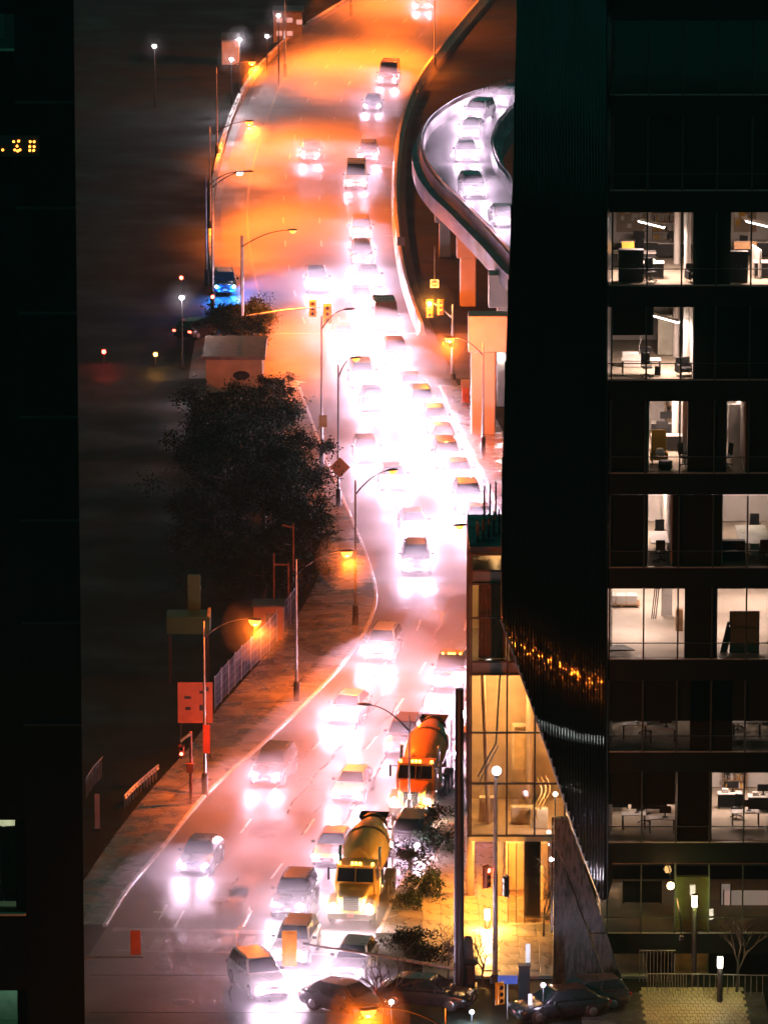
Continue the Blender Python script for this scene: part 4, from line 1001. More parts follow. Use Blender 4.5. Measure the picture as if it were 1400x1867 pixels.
for i in range(7):
    m = MB(); x = xa+0.4+i*0.28; m.box((x, Yp+1.6+0.55*i, zt+0.75), (0.10, 1.2, 1.0)); m.build('roof_louvre', DARKMET, roofo)
for i in range(3):
    m = MB(); m.tube([(xa+0.8+0.3*i, Yp+5.6+0.5*i, zt+0.2), (xa+0.8+0.3*i, Yp+5.6+0.5*i, zt+2.2)], 0.05, 8); m.build('vent_pipe', STEEL, roofo)
for (p0, p1) in ((1040,1064),(1206,1229)):
    m = MB(); z0, z1 = PZ(p1), PZ(p0); m.box(((xa+xb)/2, Yp+dp/2, (z0+z1)/2), (xb-xa-0.02, dp-0.1, z1-z0)); m.build('floor_slab', pmat('slab_edge', (0.36,0.30,0.26), 0.5), pv)
m = MB(); m.box(((xa+xb)/2, Yp+dp/2, zb-0.14), (xb-xa, dp, 0.26)); m.build('floor_slab', WARMF, pv)
m = MB(); m.box(((xa+xb)/2, Yp+dp-0.1, (zb+zt)/2), (xb-xa, 0.16, zt-zb)); m.build('back_wall', WARMW, pv)
m = MB(); m.box((xb+0.06, Yp+dp/2, (zb+zt)/2), (0.1, dp, zt-zb)); m.build('side_wall', WARMW, pv)
TR = [1010,1040,1064,1126,1206,1229,1335,1428,1523]
MXp = [858.5, 924, 975, 1030]
for y in TR:
    m = MB(); m.box(((xa+xb)/2, Yp-0.05, PZ(y)), (xb-xa, 0.12, 0.10)); m.build('transom', PST, pv)
for x in MXp:
    m = MB(); m.box((PX(x), Yp-0.065, (zb+zt)/2), (0.09, 0.12, zt-zb)); m.build('mullion', PST, pv)
panes_y = [(1010,1040),(1064,1126),(1126,1206),(1229,1335),(1335,1428),(1428,1523)]
for (y0, y1) in panes_y:
    for (x0, x1) in zip(MXp, MXp[1:]):
        m = MB(); m.box(((PX(x0)+PX(x1))/2, Yp, (PZ(y0)+PZ(y1))/2), (PX(x1)-PX(x0)-0.1, 0.02, PZ(y0)-PZ(y1)-0.1)); m.build('glass_pane', PGL, pv)
    for i in range(3):
        m = MB(); m.box((xa, Yp+dp*(i+0.5)/3, (PZ(y0)+PZ(y1))/2), (0.02, dp/3-0.1, PZ(y0)-PZ(y1)-0.1)); m.build('glass_pane', PGL, pv)
for i in range(4):
    m = MB(); m.box((xa-0.03, Yp+dp*i/3, (zb+zt)/2), (0.09, 0.09, zt-zb)); m.build('mullion', PST, pv)
CURT = pmat('pale_curtain', (0.50,0.38,0.30), 0.85, var=0.15)
for (p0, p1, x0, x1) in ((1064,1206,872,921),(1064,1206,928,960)):
    m = MB(); n = 26; za, zc = PZ(p1)+0.02, PZ(p0)-0.03; vs = []; fs = []
    for i in range(n+1):
        x = PX(x0)+(PX(x1)-PX(x0))*i/n; y = Yp+0.55+0.09*sin(i*1.9); vs += [(x,y,za),(x,y,zc)]
        if i: fs.append((2*i-2,2*i-1,2*i+1,2*i))
    m.add(vs, fs, 0, True); m.build('curtain', CURT, pv)
# inside the hall: door frame, counter, stair rails, hanging drapes
m = MB()
for (x0, x1, z0, z1) in ((938,942,1345,1425),(964,968,1345,1425),(938,968,1341,1346)):
    m.box(((PX(x0)+PX(x1))/2, Yp+5.6, (PZ(z0)+PZ(z1))/2-0.8), (PX(x1)-PX(x0), 0.3, abs(PZ(z0)-PZ(z1))))
m.build('door_frame', pmat('cream_trim', (0.8,0.68,0.48), 0.6), pv)
m = MB(); m.box((PX(953), Yp+5.7, PZ(1388)-0.8), (PX(966)-PX(940), 0.1, 2.2)); m.build('door_leaf', pmat('warm_door', (0.75,0.55,0.28), 0.5), pv)
for i, (x, yy, w, h) in enumerate(((955,2.6,1.2,0.9),(985,1.8,0.9,1.0),(890,3.0,0.8,1.3))):
    m = MB(); m.box((PX(x), Yp+yy, zb+h/2), (w, 0.5, h)); c = link('counter', bevel_mesh(m.mesh('counter', pmat('cream_trim', (0.8,0.68,0.48), 0.6)), 0.03, 1), pv)
for i in range(3):
    m = MB(); x = PX(980+8*i); pts = [(x+0.25*sin(k*0.7), Yp+1.2+0.2*i, PZ(1440)+0.3 - k*0.28) for k in range(9)]; m.tube(pts, 0.04, 6); m.build('hanging_drape', pmat('gold_drape', (0.6,0.36,0.10), 0.4), pv)
m = MB(); m.tube([(PX(872), Yp+1.0, PZ(1425)), (PX(905), Yp+1.0, PZ(1365)), (PX(912), Yp+1.0, PZ(1235))], 0.05, 8); m.tube([(PX(872), Yp+1.4, PZ(1445)), (PX(910), Yp+1.4, PZ(1372))], 0.04, 8); m.build('stair_rail', STEEL, pv)
m = MB(); m.tube([(PX(880), Yp+2.5, PZ(1230)), (PX(893), Yp+2.5, zb)], 0.12, 10); m.build('column', WARMW, pv)
m = MB(); m.tube([(PX(968), Yp+4.0, PZ(1230)), (PX(968), Yp+4.0, zb)], 0.16, 12); m.build('column', WARMW, pv)
WARML = emat('warm_downlight_lit', (1.0, 0.66, 0.30), 3.0)
def downlight(px, yy, py, watts, label, key):
    p = Vector((PX(px), Yp+yy, PZ(py)-0.16)); t = thing('downlight', p, label, 'lamp', 'warm lamps in the pavilion')
    m = MB(); m.lathe([(0,0.20),(0.08,0.22),(0.10,0.20)], n=16, cap=True); m.build('lamp_housing', IWALL, t)
    m = MB(); m.lathe([(-0.02,0.05),(-0.005,0.17)], n=16); m.build('lamp_disc', WARML, t)
    light('POINT', key, (1.0, 0.62, 0.27), watts, t, (0,0,-0.3), size=0.15)
downlight(900, 3.0, 1229, 75, 'warm downlight in the tall hall, left side', 'hall_lamp')
downlight(965, 3.0, 1229, 75, 'warm downlight in the tall hall, right side', 'hall_lamp')
downlight(900, 3.4, 1064, 26, 'warm downlight above the curtained room', 'curtain_room_lamp')
downlight(905, 3.0, 1010, 1.5, 'warm downlight in the top room under the roof', 'top_room_lamp')
# glass vestibule on the plaza under the pavilion
vs_ = thing('glass_vestibule', (0,0,0), 'glass entrance vestibule with dark pillar under the pavilion', 'building')
Yv = 292.0
def VX(px): return PY(px, 1600, Yv).x
vx0, vx1 = VX(926), VX(1004)
m = MB(); m.box(((vx0+vx1)/2, Yv+3.0, 0.20), (vx1-vx0, 6.0, 0.12)); m.build('plinth', pmat('vestibule_floor', (0.30,0.24,0.18), 0.3, rvar=0.15), vs_)
for x in (926, 941, 956, 1003):
    m = MB(); m.box((VX(x), Yv, 2.35), (0.05, 0.07, 4.2)); m.build('mullion', PST, vs_)
for (x0, x1) in ((926,941),(941,956),(956,1003)):
    m = MB(); m.box(((VX(x0)+VX(x1))/2, Yv, 2.35), (VX(x1)-VX(x0)-0.06, 0.02, 4.1)); m.build('glass_pane', PGL, vs_)
m = MB(); m.box((VX(971), Yv+1.6, 2.35), (0.85, 0.9, 4.15)); link('pillar', bevel_mesh(m.mesh('pillar', pmat('dark_polished_pillar', (0.02,0.018,0.016), 0.15, bump=0.2)), 0.05, 2), vs_)
m = MB(); m.box(((vx0+vx1)/2, Yv+6.2, 2.4), (vx1-vx0, 0.1, 4.3)); m.build('back_wall', WARMW, vs_)
m = MB(); m.box((VX(985), Yv+4.5, 1.1), (0.5, 0.5, 1.7)); m.build('counter', pmat('cream_trim', (0.8,0.68,0.48), 0.6), vs_)
downlight(945, 2.4, 1530, 26, 'warm downlight in the glass vestibule', 'vestibule_lamp')
for i, x in enumerate((880, 912)):  # unseen lamps added under the pavilion to light the plaza orange
    p = Vector((PX(x)-0.6, Yp+1.5+3.0*i, zb-0.42)); t = thing('added_plaza_light', p, ('unseen amber light added under the pavilion to light the plaza, nearer the corner', 'unseen amber light added under the pavilion to light the plaza, deeper in')[i], 'lamp', 'added amber lights under the pavilion')
    m = MB(); m.lathe([(0,0.16),(0.12,0.18)], n=14); m.build('lamp_housing', DARKMET, t); m = MB(); m.lathe([(-0.02,0.03),(-0.004,0.14)], n=14); m.build('lamp_disc', SODL, t)
    light('SPOT', 'added_plaza_amber', (1.0,0.31,0.03), 190, t, (0,0,-0.08), (0,0,0), 0.1, 150, 0.6)
# support columns for the raised pavilion
for x in (860, 915):
    m = MB(); m.tube([(PX(x), Yp+4.5, 0.1), (PX(x), Yp+4.5, zb-0.2)], 0.22, 14); m.build('support_column', pmat('column_concrete', (0.30,0.25,0.20), 0.5), pv)

# ------------------------------------------------------------------ dark tower at the left edge
Yl = 255.0
lt = thing('left_tower', (0,0,0), 'near black tower wall filling the left edge, few dim windows', 'building')
def LX(px, py): return PY(px, py, Yl)
xr = LX(152, 1600).x
LW = pmat('left_tower_cladding', (0.003,0.0036,0.0036), 0.6, var=0.4, scale=0.6, spec=0.1)
def lwall(x0, x1, z0, z1, d=0.4, y=0.0):
    m = MB(); m.box(((x0+x1)/2, Yl+d/2+y, (z0+z1)/2), (x1-x0, d, z1-z0)); return m
WIN = [(-60,45,1495,1668),(-60,40,1806,1900),(-60,72,25,92)]
zs = [(LX(0,b).z, LX(0,a).z) for a, b in ((1495,1668),(1806,1905),(25,92))]; xw = LX(47,1600).x
xm = -30.0
m = MB(); m.prism([(xw,Yl,-2),(xr,Yl,-2),(xr-0.03,Yl+0.4,-2),(xw,Yl+0.4,-2)], (0,0,97)); m.build('wall', LW, lt)
prev = -2
for (z0, z1) in sorted(zs):
    lwall(xm, xw-0.003, prev, z0, 0.35).build('wall', LW, lt); prev = z1
lwall(xm, xw-0.003, prev, 95, 0.35).build('wall', LW, lt)
k_ = (Yl+14)/Yl; m = MB(); m.prism([(xr-0.01,Yl+0.4,-2),(xr*k_-0.15,Yl+14,-2),(xm,Yl+14,-2),(xm,Yl+5,-2),(xr-3.0,Yl+5,-2),(xr-3.0,Yl+0.4,-2)], (0,0,97)); m.build('wall_core', LW, lt)
for i in range(9):
    z = 20+i*4.6; m = MB(); m.box(((xw+xr)/2, Yl-0.04, z), (xr-xw, 0.06, 0.10)); m.build('cladding_joint', DARKMET, lt)
for i, (z0, z1) in enumerate(zs):
    m = MB(); m.box(((xm+xw)/2, Yl+0.15, (z0+z1)/2), (xw-xm, 0.02, z1-z0)); m.build('window_pane', DGLASS, lt)
    m = MB(); m.box(((xm+xw)/2, Yl+4.0, (z0+z1)/2), (xw-xm, 0.1, z1-z0+0.4)); m.build('room_wall', pmat('dim_room_wall', (0.30,0.38,0.30), 0.8), lt)
    m = MB(); m.box(((xm+xw)/2, Yl+2.2, z0-0.06), (xw-xm, 3.7, 0.08)); m.build('room_floor', pmat('dim_room_floor', (0.06,0.14,0.09), 0.9), lt)
    m = MB(); m.box(((xm+xw)/2, Yl-0.02, z0+0.04), (xw-xm, 0.3, 0.08)); m.build('window_sill', pmat('pale_sill', (0.5,0.46,0.36), 0.5), lt)
for i, px in enumerate((-14, 26)):
    p = LX(px, 1668); z0 = zs[0][0]
    armchair_t = thing('theatre_seat', (p.x, Yl+1.4, z0), ('dark rounded seat back in left edge window, left one', 'dark rounded seat back in left edge window, right one')[i], 'seat')
    m = MB(); m.box((0,0,2.0), (1.0,0.3,3.4)); link('backrest', bevel_mesh(m.mesh('backrest', pmat('dark_green_fabric', (0.02,0.05,0.03), 0.9)), 0.14, 3), armchair_t)
    m = MB(); m.box((0,-0.35,0.5), (0.95,0.6,0.2)); link('seat', bevel_mesh(m.mesh('seat', DARKF), 0.06, 2), armchair_t)
def dimlamp(z, key, w, label, col):
    t = thing('room_lamp', (LX(8, 1600).x, Yl+2.6, z), label, 'lamp'); m = MB(); m.box((0,0,0.05), (0.5,0.5,0.06)); m.build('lamp_housing', IWALL, t)
    m = MB(); m.box((0,0,0.005), (0.44,0.44,0.02)); m.build('lamp_panel', emat('dim_panel_lit', (0.9,1.0,0.85), 0.4), t)
    light('POINT', key, col, w, t, (0,0,-0.2), size=0.2)
dimlamp(zs[0][1]-0.2, 'left_room_lamp', 16, 'ceiling lamp behind the seats in left edge window', (1.0,0.85,0.7)); dimlamp(zs[1][1]-0.1, 'left_low_lamp', 3, 'ceiling lamp in lowest left edge window', (0.5,1.0,0.8))
# amber dot display on the left tower
sg = thing('dot_display', LX(36, 266), 'small amber dot display glowing on the left tower', 'display')
AMB = emat('amber_dot_lit', (1.0, 0.28, 0.03), 0.5)
s = 1/42.0
for (x, y) in ((6,273),(26,258),(35,257),(32,266),(28,273),(33,275),(37,273),(56,258),(63,258),(55,267),(63,267),(55,274),(62,274)):
    m = MB(); m.lathe([(0,0.055),(0.03,0.05)], Matrix.Translation(((x-36)*s, -0.06, (266-y)*s)) @ Matrix.Rotation(pi/2,4,'X'), n=8); m.build('led', AMB, sg)
m = MB(); m.box((-0.15, 0.0, 0), (2.0, 0.08, 0.9)); m.build('display_case', DARKMET, sg)
# nested scattering spheres added around a lamp to make its halo
halo_mat = bpy.data.materials.new('lamp_halo'); halo_mat.use_nodes = True; n = halo_mat.node_tree; n.nodes.clear()
o = n.nodes.new('ShaderNodeOutputMaterial'); v = n.nodes.new('ShaderNodeVolumePrincipled')
v.inputs['Color'].default_value = (0.97, 0.97, 0.97, 1); v.inputs['Density'].default_value = 0.0034; v.inputs['Anisotropy'].default_value = 0.0
n.links.new(v.outputs[0], o.inputs['Volume'])
HALO_MESH = {}
def halo_volume(parent, p, r=1.9):
    for f in (1.0, 0.62, 0.36):
        if (r, f) not in HALO_MESH:
            q = r*f; m = MB(); k = 10; rings = [[Vector((q*sin(a)*cos(2*pi*j/18), q*sin(a)*sin(2*pi*j/18), q*cos(a))) for j in range(18)] for a in [0.02+(pi-0.04)*i/k for i in range(k+1)]]
            m.loft(rings, smooth=True); me = m.mesh('halo_volume', halo_mat)
            bm = bmesh.new(); bm.from_mesh(me); bmesh.ops.remove_doubles(bm, verts=bm.verts[:], dist=0.0005); bmesh.ops.recalc_face_normals(bm, faces=bm.faces[:])
            if bm.calc_volume(signed=True) < 0: bmesh.ops.reverse_faces(bm, faces=bm.faces[:])
            bm.to_mesh(me); bm.free(); HALO_MESH[(r, f)] = me
        o = link('halo_volume', HALO_MESH[(r, f)], parent, p); o['kind'] = 'stuff'
# ------------------------------------------------------------------ street lamps
def street_lamp(px, py, h, arm, label, lit='sodium', watts=None, group='street lamps', sign=None, pole_r=0.10, glow=0, at=None):
    """pole with a curved arm; arm = (dx, dy) reach of the luminaire from the pole in metres"""
    b = Vector((at[0], at[1], 0)) if at else G(px, py); t = thing('street_lamp', (b.x, b.y, 0), label, 'street lamp', group)
    m = MB(); m.tube([(0,0,0), (0,0,0.9), (0,0,h*0.55), (0,0,h)], [pole_r, pole_r*0.95, pole_r*0.72, pole_r*0.5], 10); m.build('pole', STEEL, t)
    m = MB(); m.tube([(0,0,0), (0,0,1.25), (0,0,1.32)], [0.19, 0.17, 0.11], 12); m.build('base_sleeve', DARKMET, t)
    dx, dy = arm; pts = []
    for k in range(9):
        u = k/8; pts.append((dx*u, dy*u, h - 0.9*(1-u)**2 + 0.35*sin(u*pi/2)))
    m = MB(); m.tube(pts, [0.05-0.02*k/8 for k in range(9)], 8); m.build('arm', DARKMET, t)
    e = Vector(pts[-1]); a = atan2(dy, dx)
    M = Matrix.Translation(e) @ Matrix.Rotation(a, 4, 'Z')
    m = MB(); m.loft([[M @ Vector((x, y*w, z*k)) for (y, z) in ((-1,0),(-0.8,0.8),(0,1),(0.8,0.8),(1,0),(0.7,-0.35),(-0.7,-0.35))] for (x, w, k) in ((-0.1,0.05,0.05),(0.05,0.13,0.09),(0.35,0.17,0.11),(0.6,0.14,0.09),(0.72,0.06,0.04))])
    hd = m.build('luminaire', DARKMET, t)
    if lit:
        big = 1.35 if glow else 1.0
        m = MB(); m.lathe([(-0.26*big,0.03),(-0.22*big,0.15*big),(-0.12*big,0.24*big),(-0.02,0.26*big)], M @ Matrix.Translation((0.34,0,0)), n=14)
        m.build('lens', SODL if lit == 'sodium' else WHITEL, hd)
        p = M @ Vector((0.34,0,-0.48))
        sgn = 1 if dx > 0 else -1
        light('SPOT', '%s_lamp_%d' % (lit, int(watts or SODIUM_W)), SODC if lit == 'sodium' else (1.0,0.9,0.95), watts or SODIUM_W, hd, p, (0, -sgn*radians(30), 0), 0.12, 150, 0.6)
        if glow: halo_volume(t, p)
        if glow: light('POINT', '%s_glow_%d' % (lit, int(glow)), SODC if lit == 'sodium' else (1.0,0.9,0.95), glow, hd, p+Vector((0,-0.1,-0.05)), (0,0,0), 0.12)
    return t
W_ = SODIUM_W
street_lamp(374, 1452, 9.9, (2.5, -1.0), 'street lamp with glowing orange head at left of the lower road, beside the orange panel', watts=W_*2.4, glow=300)
street_lamp(541, 1282, 8.6, (2.6, 0.6), 'street lamp with thin bare pole on the left pavement below the kerb bulge', watts=W_*3.0, glow=300)
street_lamp(648, 1142, 9.2, (2.0, 1.2), 'street lamp standing at the kerb bulge, arm over the glare', watts=W_*0.6)
t = street_lamp(617, 926, 9.8, (0.9, 0.5), 'street lamp carrying the orange diamond sign', watts=W_*0.6)
street_lamp(587, 850, 10.6, (1.6, 0.6), 'street lamp carrying a small rectangular sign box, left of the diamond sign', lit=None)
street_lamp(388, 560, 10.5, (2.6, 0.4), 'unlit thin street lamp left of the retaining wall', lit=None)
street_lamp(384, 430, 9.4, (3.0, 0.6), 'street lamp with amber head right of the retaining wall, lower one', watts=W_*9, glow=260)
street_lamp(396, 290, 8.6, (2.9, 0.8), 'street lamp with amber head beside the pale lit wall, upper one', watts=W_*9, glow=260)
street_lamp(520, 140, 8.5, (2.8, 0.5), 'thin street lamp above the curve of the retaining wall', watts=W_*8.0)
street_lamp(377, 520, 8.9, (2.4, 0.2), 'street lamp with whitish head over the orange shoulder', lit='white', watts=W_*0.06)
street_lamp(640, 30, 9.5, (3.0, -0.5), 'street lamp beyond the top of the picture left of the carriageway', watts=W_*9)
street_lamp(792, 128, 8.5, (-2.6, 0.5), 'thin street lamp at the right barrier near the top', watts=W_*8.0)
street_lamp(880, 830, 8.0, (-2.0, 0.2), 'street lamp by the pier foot behind the pavilion', watts=W_*0.7, glow=700)
hp_ = G(672, 1842, 7.8); street_lamp(0, 0, 7.5, (-3.1, -1.2), 'street lamp with glowing orange head at the bottom edge, striped thin pole', watts=W_*0.8, glow=750, at=(hp_.x+3.4, hp_.y+1.3))
street_lamp(746, 1500, 6.0, (-2.1, 0.8), 'unlit street lamp with long curved arm in front of the orange mixer', lit=None, pole_r=0.07)
street_lamp(905, 1250, 9.5, (-1.9, -0.6), 'street lamp behind the pavilion corner with orange head peeking out', watts=W_*0.5)
# signs fixed to the lamp poles
def sign_panel(px, py, Y, w, h, label, mat, rot=0.0, post_to=None, name='sign', back=STEEL):
    p = PY(px, py, Y); t = thing(name, p, label, 'sign')
    M = Matrix.Rotation(rot, 4, 'Y')
    m = MB(); m.box((0,-0.16,0), (w,0.02,h), M=M); m.build('panel', mat, t)
    m = MB(); m.box((0,-0.14,0), (w*0.9,0.03,0.05), M=M); m.build('bracket', back, t)
    return t
Yd = G(617, 926).y
sign_panel(620, 851, Yd, 0.98, 0.98, 'orange diamond warning sign on lamp pole in the glare', pmat('orange_sign', (0.55,0.16,0.05), 0.5), radians(45))
Ye = G(587, 850).y
sign_panel(589, 767, Ye, 0.55, 0.85, 'small ochre rectangular sign box on the left lamp pole', pmat('ochre_sign', (0.45,0.22,0.08), 0.5))

# ------------------------------------------------------------------ traffic signals
LENSOFF = pmat('dark_lens', (0.015,0.01,0.01), 0.3)
REDON = emat('red_signal_lit', (1.0,0.06,0.03), 2.5); AMBON = emat('amber_signal_lit', (1.0,0.42,0.06), 10.0)
def signal_head(p, label, lit=None, face=-1, s=1.0, mat=SIGYEL, n=3, rz=0.0):
    t = thing('traffic_signal', p, label, 'traffic signal', 'traffic signal heads', rz)
    m = MB(); m.box((0,0,0), (0.36*s, 0.24*s, 0.37*n*s)); link('housing', bevel_mesh(m.mesh('housing', mat), 0.025, 2), t)
    m = MB(); m.box((0,-face*0.10*s,0), (0.50*s, 0.02, (0.37*n+0.14)*s)); m.build('backboard', mat, t)
    for i in range(n):
        z = (n-1)*0.185*s*1.0 - i*0.37*s; col = ('red','amber','green')[i] if n == 3 else ('red','green')[i]
        m = MB(); m.lathe([(0,0.125*s),(0.02,0.11*s)], Matrix.Translation((0, face*0.12*s, z)) @ Matrix.Rotation(-face*pi/2 if face > 0 else pi/2, 4, 'X'), n=16)
        L_ = m.build('signal_lens', (REDON if col == 'red' else AMBON) if lit == col else LENSOFF, t)
        m = MB(); m.tube([(0.14*s*cos(a), face*0.13*s, z+0.14*s*sin(a)) for a in [pi*k/6 for k in range(7)]], 0.02, 5); m.build('visor', mat, t)
    return t
def mast(px, py, h, tips, label, arm_h, r=0.13, cat='signal pole'):
    b = G(px, py); t = thing('signal_pole', b, label, cat)
    m = MB(); m.tube([(0,0,0),(0,0,h)], [r, r*0.6], 12); m.build('pole', STEEL, t)
    m = MB(); m.lathe([(0,r*1.8),(0.35,r*1.7),(0.45,r*1.05)], n=12); m.build('base_sleeve', DARKMET, t)
    for tip in tips:
        q = Vector(tip)-b; m = MB(); m.tube([(0,0,arm_h), (q.x*0.5, q.y*0.5, arm_h*0.5+q.z*0.5+0.12), (q.x, q.y, q.z)], [0.085,0.065,0.045], 8); m.build('mast_arm', STEEL, t)
    return t
# upper junction, left
b = G(443, 626); q = PY(604, 558, b.y+1.0)
mast(443, 626, 8.4, [q], 'tall steel signal pole with long mast arm at upper junction left', PY(443, 577, b.y).z)
# its lamp arm
pl = G(443, 626); street_lamp(441, 628, 8.5, (3.6, 0.4), 'street lamp with long curved arm over the orange carriageway, upper junction', watts=W_*8.0)
signal_head(PY(597, 572, b.y+1.0), 'yellow-backed signal head at the end of the upper mast arm', face=-1, s=1.25)
signal_head(PY(570, 560, b.y+1.0)-Vector((0,0,0.1)), 'pale yellow signal head inboard on the upper mast arm', face=-1, s=1.1)
# upper junction, right
b2 = G(825, 692); q1 = PY(803, 560, b2.y); q2 = PY(783, 560, b2.y)
mast(825, 692, PY(825, 555, b2.y).z, [q2+Vector((0,0,0.5))], 'reddish signal pole right of the junction with short arm', PY(825, 580, b2.y).z)
sa = signal_head(PY(783, 562, b2.y)-Vector((0,0.3,0)), 'traffic signal with glowing amber lamp under the no entry sign', 'red', s=1.1)
for o in children(sa):
    if o.name.startswith('signal_lens') and o.material_slots[0].material is REDON: o.material_slots[0].link = 'OBJECT'; o.material_slots[0].material = AMBON
light('POINT', 'amber_signal_lamp', (1.0,0.32,0.03), 150, sa, (0,-0.5,0.45), size=0.12); halo_volume(sa, (0,-0.5,0.45))
signal_head(PY(803, 560, b2.y)-Vector((0,0.1,0)), 'dull orange signal head between amber signal and pole', s=0.95, mat=pmat('signal_orange', (0.45,0.14,0.04), 0.5))
signal_head(PY(820, 626, b2.y)-Vector((0,0.2,0)), 'small pedestrian signal on the reddish signal pole', s=0.7, n=2, mat=pmat('signal_orange', (0.45,0.14,0.04), 0.5))
ne = thing('no_entry_sign', PY(792, 517, b2.y), 'square no entry sign hanging above the amber signal', 'sign')
m = MB(); m.box((0,0,0), (0.62,0.03,0.62)); m.build('panel', pmat('sign_white', (0.75,0.62,0.35), 0.5), ne)
m = MB(); m.lathe([(0,0.25),(0.012,0.25)], Matrix.Translation((0,-0.018,0)) @ Matrix.Rotation(pi/2,4,'X'), n=24); dsk = m.build('disc', pmat('sign_red', (0.5,0.06,0.02), 0.5), ne)
m = MB(); m.box((0,-0.034,0), (0.36,0.008,0.085)); m.build('bar', pmat('sign_white', (0.75,0.62,0.35), 0.5), dsk)
m = MB(); m.tube([(0,0.02,0.3),(0,0.02,2.8)], 0.03, 6); m.build('hanger', STEEL, ne)
b = PY(792, 440, b2.y)
# orange utility box by the pier
ub = thing('utility_box', G(848, 736), 'orange two-tone utility box beside the concrete pier', 'utility box')
m = MB(); m.box((0,0,0.6), (0.55,0.5,1.2)); link('cabinet_body', bevel_mesh(m.mesh('cabinet_body', pmat('orange_box', (0.65,0.12,0.02), 0.4)), 0.03, 1), ub)
m = MB(); m.box((0,0,1.5), (0.65,0.55,0.55)); m.build('cabinet_top', pmat('ochre_sign', (0.45,0.22,0.08), 0.5), ub)
m = MB(); m.box((0.12,-0.26,0.7), (0.04,0.03,0.12)); m.build('handle', DARKMET, ub)
# wall lamp by the pier
wl = thing('wall_lamp', PY(910, 652, G(905, 742).y-0.3), 'small white lamp glowing beside the pier cap', 'lamp')
m = MB(); m.box((0,0,0), (0.12,0.10,0.30)); m.build('lamp_glass', WHITEL, wl); m = MB(); m.box((0,0,0.18), (0.16,0.14,0.06)); m.build('lamp_cap', DARKMET, wl)
# lower junction: right-hand signal pole with long mast arm crossing over the cars
b3 = G(902, 1792)
tipR = PY(553, 1722, b3.y+2.0)
mast(902, 1792, PY(905, 1415, b3.y).z, [], 'grey signal pole topped by a white lamp in front of the pavilion', 8, r=0.14)
gl = thing('post_lamp', PY(905, 1405, b3.y), 'bright white lamp on top of the grey signal pole', 'lamp')
m = MB(); m.lathe([(-0.22,0.08),(-0.15,0.20),(0,0.24),(0.15,0.18),(0.22,0.04)], n=18); m.build('lamp_globe', emat('white_globe_lit', (1.0,0.9,0.9), 0.4), gl)
m = MB(); m.lathe([(-0.34,0.10),(-0.22,0.12)], n=12); m.build('lamp_collar', DARKMET, gl)
light('POINT', 'white_post_lamp', (1.0,0.86,0.84), 5, gl, (0,-0.35,0.1), size=0.2); halo_volume(gl, (0,-0.3,0.1), 1.3)
signal_head(PY(897, 1598, b3.y)+Vector((-0.25,-0.1,0)), 'orange signal head with red glint on the grey signal pole', 'red', s=0.95, mat=pmat('signal_orange', (0.45,0.14,0.04), 0.5), rz=0.9)
signal_head(PY(914, 1616, b3.y)+Vector((0.2,0,0)), 'dark signal head on the right side of the grey signal pole', s=0.9, mat=DARKMET, rz=-1.2)
b4 = G(836, 1815)
tp = thing('tall_pole', b4, 'thick dark tall pole standing before the pavilion corner', 'pole')
m = MB(); m.tube([(0,0,0),(0,0,6),(0,0,PY(840,1256,b4.y).z)], [0.26,0.24,0.20], 16); m.build('shaft', DARKMET, tp)
m = MB(); m.lathe([(0,0.42),(0.1,0.42),(0.14,0.3)], n=16); m.build('base_flange', DARKMET, tp)
z_arm = PY(836, 1768, b4.y).z
q = PY(552, 1721, b4.y+0.6) - b4
m = MB(); m.tube([(0,0,z_arm), (q.x*0.5, q.y*0.5, (z_arm+q.z)/2+0.05), (q.x, q.y, q.z)], [0.11,0.08,0.05], 10); m.build('mast_arm', STEEL, tp)
signal_head(PY(528, 1728, b4.y+0.55), 'ochre signal head seen from behind on the long lower mast arm', face=1, s=1.45)
bl = thing('signal_pole', G(120, 1795), 'signal pole at lower left junction, mostly behind the left tower', 'signal pole')
zz = PY(247, 1745, bl.location.y).z; q = PY(262, 1745, bl.location.y) - bl.location
m = MB(); m.tube([(0,0,0),(0,0,zz+1.2)], [0.13,0.09], 12); m.build('pole', STEEL, bl)
m = MB(); m.tube([(0,0,zz), (q.x,0,zz)], [0.08,0.05], 8); m.build('mast_arm', STEEL, bl)
signal_head(PY(248, 1716, bl.location.y)+Vector((0,-0.15,0)), 'rust-red signal head hanging at lower left over the crosswalk', face=1, s=1.0, mat=pmat('signal_rust', (0.50,0.10,0.03), 0.5))
sign_panel(377, 1346, G(372,1452).y, 0.38, 1.6, 'narrow red banner sign on the left lamp pole', pmat('red_banner', (0.50,0.07,0.03), 0.6))
# pedestrian signal post at left of the lower road
b5 = G(349, 1470); ps = thing('signal_pole', b5, 'short signal post with camera and control box, left of lower road', 'signal pole')
m = MB(); m.tube([(0,0,0),(0,0,4.2)], [0.10,0.08], 10); m.build('pole', pmat('rusty_pole', (0.30,0.10,0.06), 0.6, metal=0.2), ps)
m = MB(); m.box((-0.05,-0.12,2.2), (0.42,0.2,0.5)); m.build('control_box', pmat('signal_rust', (0.50,0.10,0.03), 0.5), ps)
m = MB(); m.tube([(0,-0.05,4.1),(-0.55,-0.35,3.75)], 0.08, 8); m.build('camera_body', STEEL, ps)
signal_head(PY(333, 1368, b5.y)-Vector((0.05,0.15,0)), 'small pedestrian signal with red lamp, left of lower road', 'green', s=0.75, n=2, mat=pmat('signal_rust', (0.50,0.10,0.03), 0.5))
rs = [o for o in COL.objects if o.name.startswith('traffic_signal')][-1]
ls = [o for o in children(rs) if o.name.startswith('signal_lens')]; ls[1].material_slots[0].link = 'OBJECT'; ls[1].material_slots[0].material = REDON
